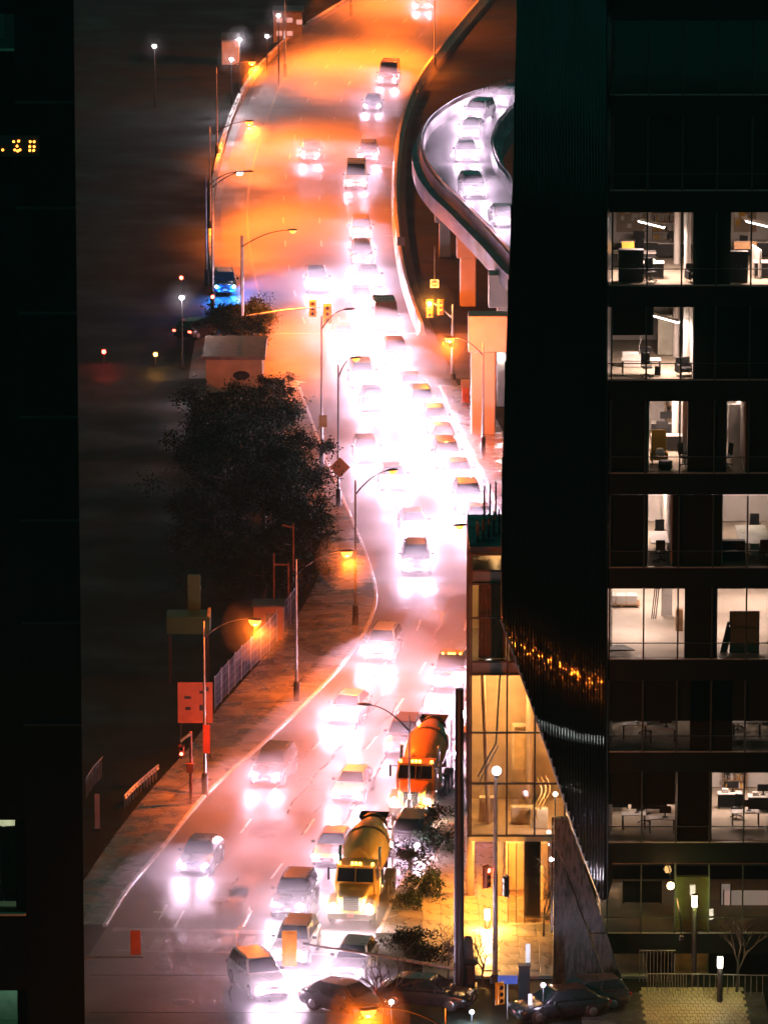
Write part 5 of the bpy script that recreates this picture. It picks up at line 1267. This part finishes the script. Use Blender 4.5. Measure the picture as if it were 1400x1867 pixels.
# orange board with stencilled marks
ob = thing('construction_board', G(357, 1388), 'faded orange board with dark marks on posts, left roadside', 'board')
zb0 = PY(357, 1318, ob.location.y).z; zb1 = PY(357, 1244, ob.location.y).z; hb = zb1-zb0
m = MB(); m.box((0,0,(zb0+zb1)/2), (1.95,0.06,hb)); m.build('panel', pmat('orange_board', (0.34,0.09,0.035), 0.6, var=0.2, scale=1.5), ob)
for (x, z, w, h) in ((-0.42,0.63,0.38,0.16),(-0.40,0.36,0.30,0.18),(0.42,0.76,0.36,0.18),(0.62,0.84,0.30,0.22),(0.35,0.38,0.22,0.34)):
    m = MB(); m.box((x,-0.036,zb0+hb*z), (w,0.012,h)); m.build('dark_mark', BLACK, ob)
for s in (-0.8, 0.8): m = MB(); m.box((s,0.08,zb1/2), (0.09,0.09,zb1)); m.build('post', DARKMET, ob)
# chain-link construction fence panels
FEN = [(392,1296),(404,1280),(417,1266),(429,1252),(441,1239),(458,1222),(476,1204),(492,1188),(505,1172),(518,1156),(530,1141),(542,1124)]
fp = [G(x, y) for x, y in FEN]; fo = thing('mesh_fence', fp[0], 'bluish mesh construction fence along the dark lot', 'fence')
MESHM = pmat('fence_mesh', (0.05,0.07,0.12), 0.9, spec=0.0, alpha=0.25)
for i, p in enumerate(fp):
    r = p-fp[0]; m = MB(); m.tube([(r.x,r.y,0),(r.x,r.y,2.1)], 0.035, 6); m.build('post', STEEL, fo)
    if i+1 < len(fp):
        s = fp[i+1]-fp[0]; d = (s-r); n = Vector((-d.y,d.x,0)).normalized()*0.01
        m = MB()
        k = max(4, int(d.length/0.35))
        for j in range(1, k): a = r+d*j/k; m.tube([(a.x,a.y,0.12),(a.x,a.y,2.0)], 0.012, 4)
        for j in range(5): z = 0.15+0.45*j; m.tube([(r.x,r.y,z),(s.x,s.y,z)], 0.014 if j in (0,4) else 0.010, 4)
        pn = m.build('mesh_panel', pmat('fence_wire', (0.20,0.24,0.32), 0.4, metal=0.6), fo)
        m = MB(); m.prism([r+Vector((0,0,0.15)), s+Vector((0,0,0.15)), s+Vector((0,0,1.95)), r+Vector((0,0,1.95))], n); m.build('scrim', MESHM, pn)
# green container and scaffold bits in the dark lot
gc_ = thing('green_container', G(345, 1240), 'dim green box container with yellow edge in the dark lot', 'container')
GRN = pmat('green_paint', (0.012,0.055,0.015), 0.5, var=0.2)
zc0, zc1 = PY(345, 1150, gc_.location.y).z, PY(345, 1118, gc_.location.y).z
m = MB(); m.box((0,0,(zc0+zc1)/2), (2.6,2.0,zc1-zc0)); link('box_body', bevel_mesh(m.mesh('box_body', GRN), 0.04, 1), gc_)
m = MB(); m.box((1.2,0.1,zc1+0.04), (0.16,2.1,0.07)); m.build('edge_strip', pmat('yellow_edge', (0.7,0.35,0.06), 0.5), gc_)
for sx in (-1.1,1.1):
    for sy in (-0.8,0.8): m = MB(); m.box((sx,sy,zc0/2), (0.14,0.14,zc0)); m.build('leg', DARKMET, gc_)
m = MB(); m.box((0.3,1.3,zc1+0.9), (0.75,0.4,2.3)); m.build('chimney', GRN, gc_)
fr = thing('gantry_frame', G(500, 1130), 'thin rusty gantry frame behind the fence', 'frame')
RUST = pmat('rusty_steel', (0.28,0.10,0.04), 0.7, metal=0.2)
for (a, b_) in (((0,0,0),(0,0,4.2)), ((0.9,0,0),(0.9,0,3.6)), ((0,0,3.5),(0.95,0,3.5)), ((1.2,0.5,3.0),(1.2,0.5,6.0)), ((0.5,0.5,5.9),(1.25,0.5,5.7))): m = MB(); m.tube([a, b_], 0.06, 6); m.build('bar', RUST, fr)
sh = thing('site_shed', G(490, 1165), 'small rust-red shed behind the mesh fence', 'shed')
m = MB(); m.box((0,0,1.1), (1.8,1.6,2.2)); m.build('wall', RUST, sh); m = MB(); m.box((0,0,2.26), (2.0,1.9,0.1)); m.build('roof', DARKMET, sh); m = MB(); m.box((0.2,-0.82,0.9), (0.7,0.04,1.8)); m.build('door_leaf', DARKMET, sh)
# left lower dark props
def railing(pts, h, label, name='railing', n=6):
    c = pts[0]; t = thing(name, c, label, 'railing'); P = [p-c for p in pts]
    m = MB(); m.tube([p+Vector((0,0,h)) for p in P], 0.03, 6); m.build('top_rail', STEEL, t)
    for a, b_ in zip(P, P[1:]):
        for k in range(n): q = a.lerp(b_, k/n); m = MB(); m.tube([q, q+Vector((0,0,h))], 0.016, 5); m.build('baluster', STEEL, t)
    return t
railing([G(158,1455), G(172,1432), G(188,1415)], 1.1, 'dim green railing beside the left tower')
kp = thing('info_post', G(178, 1512), 'narrow reddish info post on the dark left pavement', 'post')
m = MB(); m.box((0,0,1.0), (0.25,0.12,1.9)); m.build('panel', pmat('pinkish_panel', (0.5,0.25,0.22), 0.5), kp); m = MB(); m.box((0,0,0.03), (0.4,0.3,0.06)); m.build('base', DARKMET, kp)
gt = thing('drain_grate', G(265, 1508)+Vector((0,0,0.0)), 'slotted drain grate on the dark left pavement', 'grate')
for k in range(4): m = MB(); m.box((-0.15+0.1*k,0,0.15), (0.045,1.3,0.03)); m.build('bar', STEEL, gt)
m = MB(); m.box((0,0,0.10), (0.5,1.45,0.06)); m.build('frame', DARKMET, gt)
# bollards at the side street
for i, (x, y) in enumerate(((487,628),(472,626))):
    bo = thing('bollard', G(x, y), ('dark bollard nearest the junction corner on the left', 'dark bollard second from the junction corner')[i], 'bollard')
    m = MB(); m.lathe([(0,0.13),(0.9,0.13),(1.0,0.10),(1.04,0.03)], n=14); m.build('post', DARKMET, bo); m = MB(); m.lathe([(0.72,0.135),(0.82,0.135)], n=14, cap=False); m.build('band', PAINTW, bo)
railing([G(455,632), G(463,622), G(470,612), G(486,606)], 0.9, 'low handrail by the bollards at the side street')
# low utility building left of the junction
lb = thing('utility_building', G(432, 716), 'low flat-roofed building with blank ochre wall and oval vent', 'building')
Yb = lb.location.y; xl = PY(376, 716, Yb).x-lb.location.x; xr2 = PY(478, 716, Yb).x-lb.location.x; hh = PY(430, 655, Yb).z
m = MB(); m.box(((xl+xr2)/2, 4, hh/2), (xr2-xl, 8, hh)); m.build('wall', pmat('ochre_render', (0.42,0.24,0.12), 0.8, var=0.2, scale=0.8), lb)
m = MB(); m.box(((xl+xr2)/2, 4, hh+0.12), (xr2-xl+0.5, 8.5, 0.26)); m.build('roof', pmat('flat_roof', (0.16,0.10,0.07), 0.6, var=0.3), lb)
m = MB(); m.lathe([(0,0.62),(0.03,0.6)], Matrix.Translation((0.35,-0.02,hh*0.52)) @ Matrix.Rotation(pi/2,4,'X') @ Matrix.Scale(0.55,4,(0,1,0)), n=20); m.build('oval_vent', BLACK, lb)
# small pole sign on the barrier
sp = thing('sign', G(731, 470), 'back of a small square sign right of the barrier', 'sign')
m = MB(); m.box((0,0,1.4), (0.65,0.03,0.75)); m.build('panel', pmat('sign_back', (0.25,0.16,0.12), 0.5), sp); m = MB(); m.tube([(0,0.04,0),(0,0.04,1.7)], 0.03, 6); m.build('post', STEEL, sp)
# ------------------------------------------------------------------ far lot at upper left
def globe_lamp(px, py, h, label, watts, key):
    p = G(px, py, h); t = thing('lot_lamp', (p.x, p.y, 0), label, 'lamp', 'white lamps of the dark lot')
    m = MB(); m.tube([(0,0,0),(0,0,h)], [0.08,0.05], 8); m.build('pole', DARKMET, t)
    m = MB(); m.lathe([(h-0.15,0.05),(h-0.08,0.16),(h+0.05,0.18),(h+0.14,0.05)], n=14); m.build('lamp_globe', WHITEL, t)
    light('POINT', key, (1.0,0.85,0.95), watts, t, (0,-0.3,h), size=0.15); halo_volume(t, (0,-0.3,h), 1.5)
globe_lamp(437, 72, 6.0, 'bright white lamp beside the pale lit wall, upper left', 110, 'lot_lamp_strong'); globe_lamp(422, 108, 4.5, 'white lamp below the pale lit wall, upper left', 40, 'lot_lamp_mid')
globe_lamp(508, 28, 7.0, 'lone white lamp highest at upper left', 40, 'lot_lamp_mid'); globe_lamp(487, 66, 4.0, 'small white lamp beside lit windows, upper left', 10, 'lot_lamp_weak')
globe_lamp(332, 543, 5.5, 'lone white lamp in the dark yard left of the road', 40, 'lot_lamp_weak2'); globe_lamp(282, 84, 6.0, 'faint white lamp far in the dark, upper left', 10, 'lot_lamp_weak')
fb = thing('lot_building', G(420, 118), 'pale lit blank wall among the white lamps, upper left', 'building')
m = MB(); m.box((0,2.0,1.3), (1.7,4,2.6)); m.build('wall', IWALL, fb); m = MB(); m.box((0,2.0,2.7), (1.9,4.3,0.2)); m.build('roof', DARKMET, fb)
fb = thing('lot_building', G(525, 78), 'small building with a few lit panes, upper left', 'building')
m = MB(); m.box((0,2.0,1.6), (3.0,4,3.2)); m.build('wall', pmat('grey_wall', (0.2,0.19,0.18), 0.8), fb); m = MB(); m.box((0,2.0,3.3), (3.3,4.3,0.2)); m.build('roof', DARKMET, fb)
for (x, z) in ((-0.9,2.4),(-0.9,1.0),(0.2,2.4),(0.2,1.0),(1.2,2.2)): m = MB(); m.box((x,-0.02,z), (0.6,0.05,0.5)); m.build('window_pane', emat('dim_window_lit', (1.0,0.75,0.7), 0.025), fb)
def yard_signal(px, py, z, mat, label, key=None, col=None, w=0):
    p = G(px, py, z); t = thing('yard_signal', (p.x,p.y,0), label, 'signal'); m = MB(); m.tube([(0,0.05,0),(0,0.05,z+0.1)], 0.05, 6); m.build('post', DARKMET, t)
    m = MB(); m.lathe([(0,0.14),(0.05,0.12)], Matrix.Translation((0,-0.1,z)) @ Matrix.Rotation(pi/2,4,'X'), n=12); m.build('signal_lens', mat, t)
    m = MB(); m.box((0,0.0,z), (0.36,0.16,0.4)); m.build('housing', DARKMET, t)
    if key: light('POINT', key, col, w, t, (0,-0.3,z), size=0.1)
yard_signal(190, 641, 0.95, REDON, 'red signal lamp low in the dark yard, far left', 'yard_red', (1.0,0.05,0.03), 12); yard_signal(284, 646, 1.0, emat('orange_yard_lit', (1.0,0.4,0.06), 2.0), 'orange signal lamp low in the dark yard', 'yard_orange', (1,0.4,0.05), 6)
yard_signal(331, 506, 3.5, REDON, 'red signal lamp above the lone white yard lamp'); yard_signal(388, 541, 1.5, REDON, 'small red lamp left of the blue headlights')
# ------------------------------------------------------------------ plaza at lower right
def bollard_lamp(px, pyt, pyb, label, watts, key, col=(1.0,0.82,0.5)):
    b = G(px, pyb); zt = PY(px, pyt, b.y).z; t = thing('bollard_lamp', b, label, 'lamp', 'lit post lamps')
    m = MB(); m.tube([(0,0,0),(0,0,zt-0.62)], 0.13, 12); m.build('post', DARKMET, t)
    m = MB(); m.lathe([(zt-0.6,0.13),(zt-0.04,0.13)], n=14); m.build('lamp_glass', emat('post_lamp_lit', (1.0,0.86,0.66), 1.3), t)
    m = MB(); m.lathe([(zt-0.04,0.16),(zt,0.14)], n=14); m.build('lamp_cap', DARKMET, t)
    light('POINT', key, col, watts, t, (-0.0,-0.42,zt-0.4), size=0.1); return t
bollard_lamp(1264, 1631, 1795, 'tall lit post lamp on the dark plaza before the green-lit wall', 16, 'plaza_post_lamp', (0.75,0.8,0.18))
bollard_lamp(1311, 1742, 1830, 'shorter lit post lamp at right of the dark plaza', 5, 'plaza_post_low')
bollard_lamp(888, 1655, 1698, 'short bright bollard lamp on the orange plaza', 110, 'plaza_bollard', (1.0,0.5,0.10))
gw = thing('globe_wall_lamp', PY(1222, 1615, 281.5), 'warm globe lamp left of the tall plaza post', 'lamp')
m = MB(); m.lathe([(-0.18,0.04),(-0.13,0.14),(0,0.19),(0.13,0.14),(0.18,0.04)], n=16); m.build('lamp_globe', emat('warm_globe_lit', (1.0,0.55,0.2), 1.6), gw); m = MB(); m.tube([(0,0.1,0.18),(0,1.5,0.5)], 0.03, 6); m.build('bracket', DARKMET, gw)
light('POINT', 'warm_globe', (1.0,0.5,0.15), 8, gw, (0,-0.3,0), size=0.1)
gw = thing('plaza_wall', G(1262, 1790)+Vector((0,1.2,0)), 'tall narrow plaza wall washed yellow-green behind the post lamp', 'wall')
m = MB(); m.box((0,0.2,2.5), (1.7,0.35,5.0)); m.build('wall_body', pmat('green_stone', (0.16,0.20,0.05), 0.7, var=0.25), gw); m = MB(); m.box((-0.83,-0.02,2.6), (0.06,0.1,5.3)); m.build('edge_trim', STEEL, gw)
for i, (x, y, w, h, mt) in enumerate(((1170,1626,1.9,1.1,DARKGL),(1362,1650,2.4,1.5,emat('lobby_window_lit', (1.0,0.74,0.66), 0.016)),(1322,1640,0.5,1.6,emat('lobby_window_lit', (1.0,0.74,0.66), 0.016)))):
    p = PY(x, y, 288.0); lw = thing('lobby_window', p, ('dark lobby window left of the globe lamp', 'pale lit lobby window behind the bare tree', 'narrow pale lobby window left of the bare tree')[i], 'window')
    m = MB(); m.box((0,0,0), (w,0.05,h)); m.build('window_pane', mt, lw); 
    for s in (-1,1): m = MB(); m.box((s*w/2,-0.02,0), (0.06,0.1,h+0.1)); m.build('frame', MULL, lw)
railing([G(1180,1815), G(1250,1815), G(1400,1818)], 1.1, 'long thin railing across the dark plaza', n=14); railing([G(1165,1790), G(1230,1790)], 1.6, 'short railing left of the tall plaza post', n=10)
cob = struct(MB().box((G(1230,1855).x, G(1230,1850).y-3.5, 0.03), (9.0, 14.0, 0.10)).build('plaza_lower', pmat('dark_paving', (0.05,0.048,0.04), 0.5, rvar=0.2)))
SETT = pmat('granite_sett', (0.40,0.34,0.20), 0.55, var=0.25, scale=3, rvar=0.2)
b = MB(); b.box((0,0,0), (0.235,0.52,0.06)); sett = bevel_mesh(b.mesh('paving_sett', SETT), 0.02, 1); c0 = G(1175, 1850)
n = 0
for iy in range(14):
    for ix in range(20):
        x = c0.x + ix*0.25 + (0.12 if iy % 2 else 0); y = c0.y - 3.2 + iy*0.55
        link('paving_sett', sett, cob, (x, y, 0.085+random.uniform(-0.006,0.006)), random.uniform(-0.03,0.03)); n += 1
dl = thing('soffit_lamp', PY(1240, 1838, 276.5)+Vector((0,0,3.4)), 'small warm spot lamp over the paved patch', 'lamp'); m = MB(); m.tube([(0,0,-0.0),(0,0,0.2)], 0.12, 10); m.build('lamp_housing', DARKMET, dl)
m = MB(); m.tube([(0,0.0,0.2),(0,1.5,0.8),(0,4.5,0.8)], 0.03, 6); m.build('bracket', DARKMET, dl)
light('SPOT', 'patch_lamp', (1.0,0.52,0.04), 10, dl, (0,0,-0.05), (0,0,0), 0.1, 62, 0.4)
# lower right yard: signs and small lights
for (px, py, w, h, label, mt, z) in ((925,1786,0.95,0.42,'small blue sign on the signal pole foot, lower right', pmat('blue_sign', (0.04,0.08,0.3), 0.4), 2.0),
                                  (962,1738,0.22,0.95,'tilted white lit slip sign above the dark pillar', emat('white_slip_lit', (0.8,0.85,1.0), 0.05), 2.4),
                                  (966,1826,0.18,0.75,'pale blue lit slip at the foot of the dark pillar', emat('white_slip_lit', (0.8,0.85,1.0), 0.05), 1.0)):
    p = G(px, py, z); t = thing('sign', (p.x,p.y,0), label, 'sign'); m = MB(); m.box((0,0,z), (w,0.04,h)); m.build('panel', mt, t); m = MB(); m.tube([(0,0.05,0),(0,0.05,z)], 0.03, 6); m.build('post', STEEL, t)
pp = thing('dark_pillar', G(955, 1830), 'dark square pillar below the tilted white sign', 'pillar'); m = MB(); m.box((0,0,0.95), (0.55,0.5,1.9)); link('shaft', bevel_mesh(m.mesh('shaft', DARKMET), 0.03, 1), pp); m = MB(); m.box((0,0,1.95), (0.62,0.57,0.08)); m.build('cap', DARKMET, pp)
ob = thing('obelisk_post', G(853, 1800), 'dark tapered post standing on the orange plaza edge', 'post'); m = MB(); m.loft([[Vector((x*w, y*w, z)) for x, y in ((-1,-1),(1,-1),(1,1),(-1,1))] for z, w in ((0,0.34),(1.2,0.33),(1.35,0.5),(1.5,0.28),(2.5,0.2),(2.6,0.1))], smooth=False); m.build('shaft', DARKMET, ob); m = MB(); m.box((0,0,0.06), (0.9,0.9,0.12)); m.build('base', DARKMET, ob)
ysg = signal_head(G(912, 1812, 1.8), 'yellow signal head lying low in the dark yard, lower right', s=0.9, mat=pmat('bright_yellow', (0.75,0.42,0.02), 0.5), rz=0.5)
for i, (px, py, z, mt, key, col, w, label) in enumerate(((860,1845,0.6,emat('blue_white_lit',(0.6,0.75,1.0),4),'yard_blue',(0.6,0.75,1.0),25,'tiny blue-white lamp in dark yard, lower right'),
     (990,1796,2.0,emat('violet_lit',(0.85,0.7,1.0),4),'yard_violet',(0.85,0.7,1.0),12,'violet-white lamp by the stone wedge wall'),
     (713,1827,4.0,WHITEL,'yard_white',(1.0,0.7,0.5),30,'small white lamp right of the orange lamp at bottom edge'),
     (1012,1448,6.5,WHITEL,'trim_white',(1.0,0.85,0.95),8,'white lamp at the top end of the stone wedge wall'),
     (1005,1567,4.0,WHITEL,'trim_low',(1.0,0.85,0.95),2,'tiny white lamp on the trim of the stone wedge wall'))):
    p = G(px, py, z); t = thing('marker_lamp', (p.x,p.y,0), label, 'lamp'); m = MB(); m.tube([(0,0.1,0),(0,0.1,z)], 0.03, 6); m.build('post', DARKMET, t)
    m = MB(); m.lathe([(z-0.1,0.03),(z-0.05,0.1),(z+0.05,0.1),(z+0.1,0.03)], n=12); m.build('lamp_globe', mt, t); light('POINT', key, col, w, t, (0,-0.25,z), size=0.08)
railing([G(735,1560), G(770,1520), G(800,1482)], 1.0, 'thin railing between road and planting bed', n=8); railing([G(758,1655), G(790,1600), G(822,1545), G(842,1515)], 1.0, 'thin railing along the lit orange plaza', n=8)

# ------------------------------------------------------------------ trees and shrubs
LEAF = pmat('dark_leaf', (0.014,0.028,0.016), 0.7, var=0.5, scale=1.5, spec=0.12); BARK = pmat('bark', (0.06,0.045,0.035), 0.8, bump=0.4)
def leafy(px, py, h, rad, label, name='tree', n=5200, grp='dark trees left of the pavement', trunk=0.3):
    b = G(px, py); t = thing(name, b, label, 'tree' if name == 'tree' else 'shrub', grp)
    rnd = random.Random(int(px*7+py)); m = MB(); m.tube([(0,0,0),(0.1,0,h*0.3),(0,0.1,h*0.75)], [0.18*trunk/0.3,0.13*trunk/0.3,0.05], 8)
    limbs = []
    for k in range(6):
        a = k*1.05+rnd.random(); z = h*(0.3+0.08*k); q = Vector((rad*0.7*cos(a), rad*0.7*sin(a), z+h*0.18)); m.tube([(0,0,z), q*0.6+Vector((0,0,z*0.3)), q], [0.07,0.05,0.02], 5); limbs.append(q)
    m.build('trunk', BARK, t)
    cl = [Vector((rnd.gauss(0,0.55)*rad, rnd.gauss(0,0.55)*rad, h*(0.50+rnd.uniform(-0.45,0.45)))) for _ in range(22)] + limbs; cr = [rnd.uniform(0.16,0.42) for _ in cl]
    m = MB()
    for i in range(n):
        ci = rnd.randrange(len(cl)); c = cl[ci]; r = rad*cr[ci]
        p = c + Vector((rnd.gauss(0,1), rnd.gauss(0,1), rnd.gauss(0,0.8)))*r*0.62
        u = Vector((rnd.uniform(-1,1), rnd.uniform(-1,1), rnd.uniform(-1,1))).normalized(); v = u.cross(Vector((rnd.uniform(-1,1), rnd.uniform(-1,1), 0.3))).normalized()
        s = rnd.uniform(0.07,0.15)*(rad/2.5)**0.4; m.add([p-u*s, p+v*s*0.5, p+u*s, p-v*s*0.5], [(0,1,2,3)])
    m.build('crown', LEAF, t); return t
for i, (x, y, h, r) in enumerate(((446,640,3.0,2.0),(472,612,2.6,1.5),(424,604,1.9,1.8),(497,745,2.2,1.0),(470,800,4.0,2.2),(430,820,3.6,2.6),(505,870,6.0,2.2),(460,920,7.0,3.0),(520,960,6.5,2.4),(545,1020,5.8,2.0),(480,1020,6.5,2.8),(530,1085,5.2,2.0),(410,960,6.0,3.0),(560,1060,4.6,1.5),(400,890,4.5,2.6),(390,1010,4.0,2.6),(430,1070,3.6,2.4),(480,1100,3.2,1.9),(395,790,3.2,2.4),(515,905,3.4,1.4))):
    leafy(x, y, h, r, ('tree behind the low utility building, left of bollards', 'small tree by the bollards at side street', 'tree below the blue headlights', 'small tree at right end of the utility building', 'tree below the utility building, beside the pavement top', 'broad tree farthest left below the utility building', 'tree overhanging the narrow top of the left pavement', 'broad dark tree midway down the lot', 'tree beside the wet pavement left of the twin poles', 'tree at the widest bulge of the dark clump', 'broad tree left of the bulge of the dark clump', 'tree behind the gantry frame', 'tree at the left edge of the dark clump', 'lowest small tree of the dark clump, next to the pavement', 'dark bushy tree left of the broad midway tree', 'dark bushy tree at lower left of the clump', 'low bushy tree behind the site shed', 'low bushy tree between gantry frame and dark clump', 'low bushy tree at upper left of the clump, below the utility building', 'low bushy tree at the pavement edge, left of the sign box pole')[i])
for i, (x, y, h, r) in enumerate(((770,1520,1.6,1.1),(745,1590,1.5,1.0),(790,1560,1.4,1.0),(775,1640,1.5,1.1),(745,1660,0.9,0.7),(740,1730,1.0,0.9),(780,1760,1.0,0.9))):
    leafy(x, y, h, r, ('shrub at the top end of the right planting bed', 'shrub beside the right kerb in the planting bed', 'shrub next to the orange plaza railing', 'shrub in the middle of the planting bed', 'shrub by the wet pavement at the planting bed foot', 'dark shrub below the planting bed, by the kerb end', 'dark shrub beside the striped thin pole')[i], 'shrub', 1500, 'shrubs of the right planting bed', 0.12)
def bare_tree(base, h, label, seed, spread=0.5, r0=0.09):
    t = thing('bare_tree', base, label, 'tree'); rnd = random.Random(seed); tr = MB(); br = MB()
    def grow(p, d, ln, r, lvl):
        q = p + d*ln; mid = p.lerp(q, 0.5)+Vector((rnd.uniform(-1,1),rnd.uniform(-1,1),0))*ln*0.06
        (tr if lvl == 0 else br).tube([p, mid, q], [r, r*0.85, r*0.7], 6 if lvl < 2 else 4, cap=False)
        if lvl >= 5: return
        for k in range(3 if lvl < 3 else 2):
            a = rnd.uniform(0, 2*pi); e = (d + Vector((cos(a), sin(a), rnd.uniform(-0.1,0.5)))*spread*rnd.uniform(0.7,1.4)).normalized()
            grow(p.lerp(q, rnd.uniform(0.6,1.0)), e, ln*rnd.uniform(0.6,0.82), r*0.6, lvl+1)
    grow(Vector((0,0,0)), Vector((0.03,0,1)), h*0.3, r0, 0); tr.build('trunk', BARK, t); br.build('branches', BARK, t); return t
bare_tree(G(1342, 1812), 6.0, 'bare tree before the pale lobby window, lower right', 5); bare_tree(G(990, 1712), 5.5, 'bare tree in front of the glass vestibule', 9, 0.7, 0.07)
bare_tree(G(700, 1890), 5.5, 'bare tree lit orange at the bottom edge', 12, 0.6, 0.08); bare_tree(G(880, 1800), 4.0, 'low bare tree at the dark foot of the orange plaza', 21, 0.8, 0.06); bare_tree(G(815, 1790), 4.2, 'low bare tree beside the thick dark pole', 23, 0.8, 0.06)

# ------------------------------------------------------------------ night haze
hm = bpy.data.materials.new('night_haze'); hm.use_nodes = True; n = hm.node_tree; n.nodes.clear()
o = n.nodes.new('ShaderNodeOutputMaterial'); v = n.nodes.new('ShaderNodeVolumePrincipled')
v.inputs['Color'].default_value = (0.93, 0.93, 0.95, 1); v.inputs['Density'].default_value = HAZE; v.inputs['Anisotropy'].default_value = -0.15
n.links.new(v.outputs[0], o.inputs['Volume'])
m = MB(); m.box((0, 420, 49), (480, 940, 106)); hz = m.build('haze', hm); hz['kind'] = 'stuff'

# mist layer added over the carriageway and the ramp to give headlight bloom
sm = bpy.data.materials.new('bloom_volume'); sm.use_nodes = True; n = sm.node_tree; n.nodes.clear()
o = n.nodes.new('ShaderNodeOutputMaterial'); v = n.nodes.new('ShaderNodeVolumePrincipled')
v.inputs['Color'].default_value = (0.95, 0.94, 0.96, 1); v.inputs['Density'].default_value = MIST; v.inputs['Anisotropy'].default_value = 0.0
n.links.new(v.outputs[0], o.inputs['Volume'])
def weld(me):
    bm = bmesh.new(); bm.from_mesh(me); bmesh.ops.remove_doubles(bm, verts=bm.verts[:], dist=0.001)
    bmesh.ops.recalc_face_normals(bm, faces=bm.faces[:])
    if bm.calc_volume(signed=True) < 0: bmesh.ops.reverse_faces(bm, faces=bm.faces[:])
    print('MIST volume', bm.calc_volume(signed=True), 'open edges', sum(1 for e in bm.edges if not e.is_manifold)); bm.to_mesh(me); bm.free()
def mist(secs, label):
    m = MB(); rings = []
    for (xl, xr, Y, z0) in secs:
        ring = [Vector((xl-1.5,Y,z0-0.3)), Vector((xl-1.2,Y,z0+0.6)), Vector((xl+0.6,Y,z0+1.6)), Vector((xl*0.7+xr*0.3,Y,z0+2.2)), Vector((xl*0.3+xr*0.7,Y,z0+2.2)), Vector((xr-0.6,Y,z0+1.6)), Vector((xr+1.2,Y,z0+0.6)), Vector((xr+1.5,Y,z0-0.3))]
        rings.append(ring)
    m.loft(rings, smooth=False); o = m.build('bloom_mist', sm); weld(o.data); o['label'] = label; o['kind'] = 'stuff'; return o
def road_l(Y): return L_low(Y) if Y < Y_X0 else (L_line(Y)-1.0 if Y > Y_X1 else L_low(Y_X0)+(L_line(Y_X1)-1.0-L_low(Y_X0))*(Y-Y_X0)/(Y_X1-Y_X0))
def road_r(Y): return R_low(Y) if Y < Y_X0 else (R_up(Y) if Y > Y_X1 else R_low(Y_X0)+(R_up(Y_X1)-R_low(Y_X0))*(Y-Y_X0)/(Y_X1-Y_X0))
ys = [YB(1860)+(YEND-2-YB(1860))*i/60 for i in range(61)]
mist([(road_l(max(y, YB(1700))), road_r(max(y, YB(1700))), y, 0.0) for y in ys], 'mist layer added for headlight bloom over the wet carriageway')

m = MB(); rings = []
for a, b in list(zip(ro, ri))[4:-10:2]:
    rings.append([a.lerp(b, t)+Vector((0,0,z)) for t, z in ((-0.05,-0.2),(-0.04,0.9),(0.12,1.5),(0.4,1.8),(0.6,1.8),(0.88,1.5),(1.04,0.9),(1.05,-0.2))])
m.loft(rings, smooth=False); o = m.build('bloom_mist', sm); weld(o.data); o['label'] = 'mist layer added for headlight bloom over the elevated ramp'; o['kind'] = 'stuff'
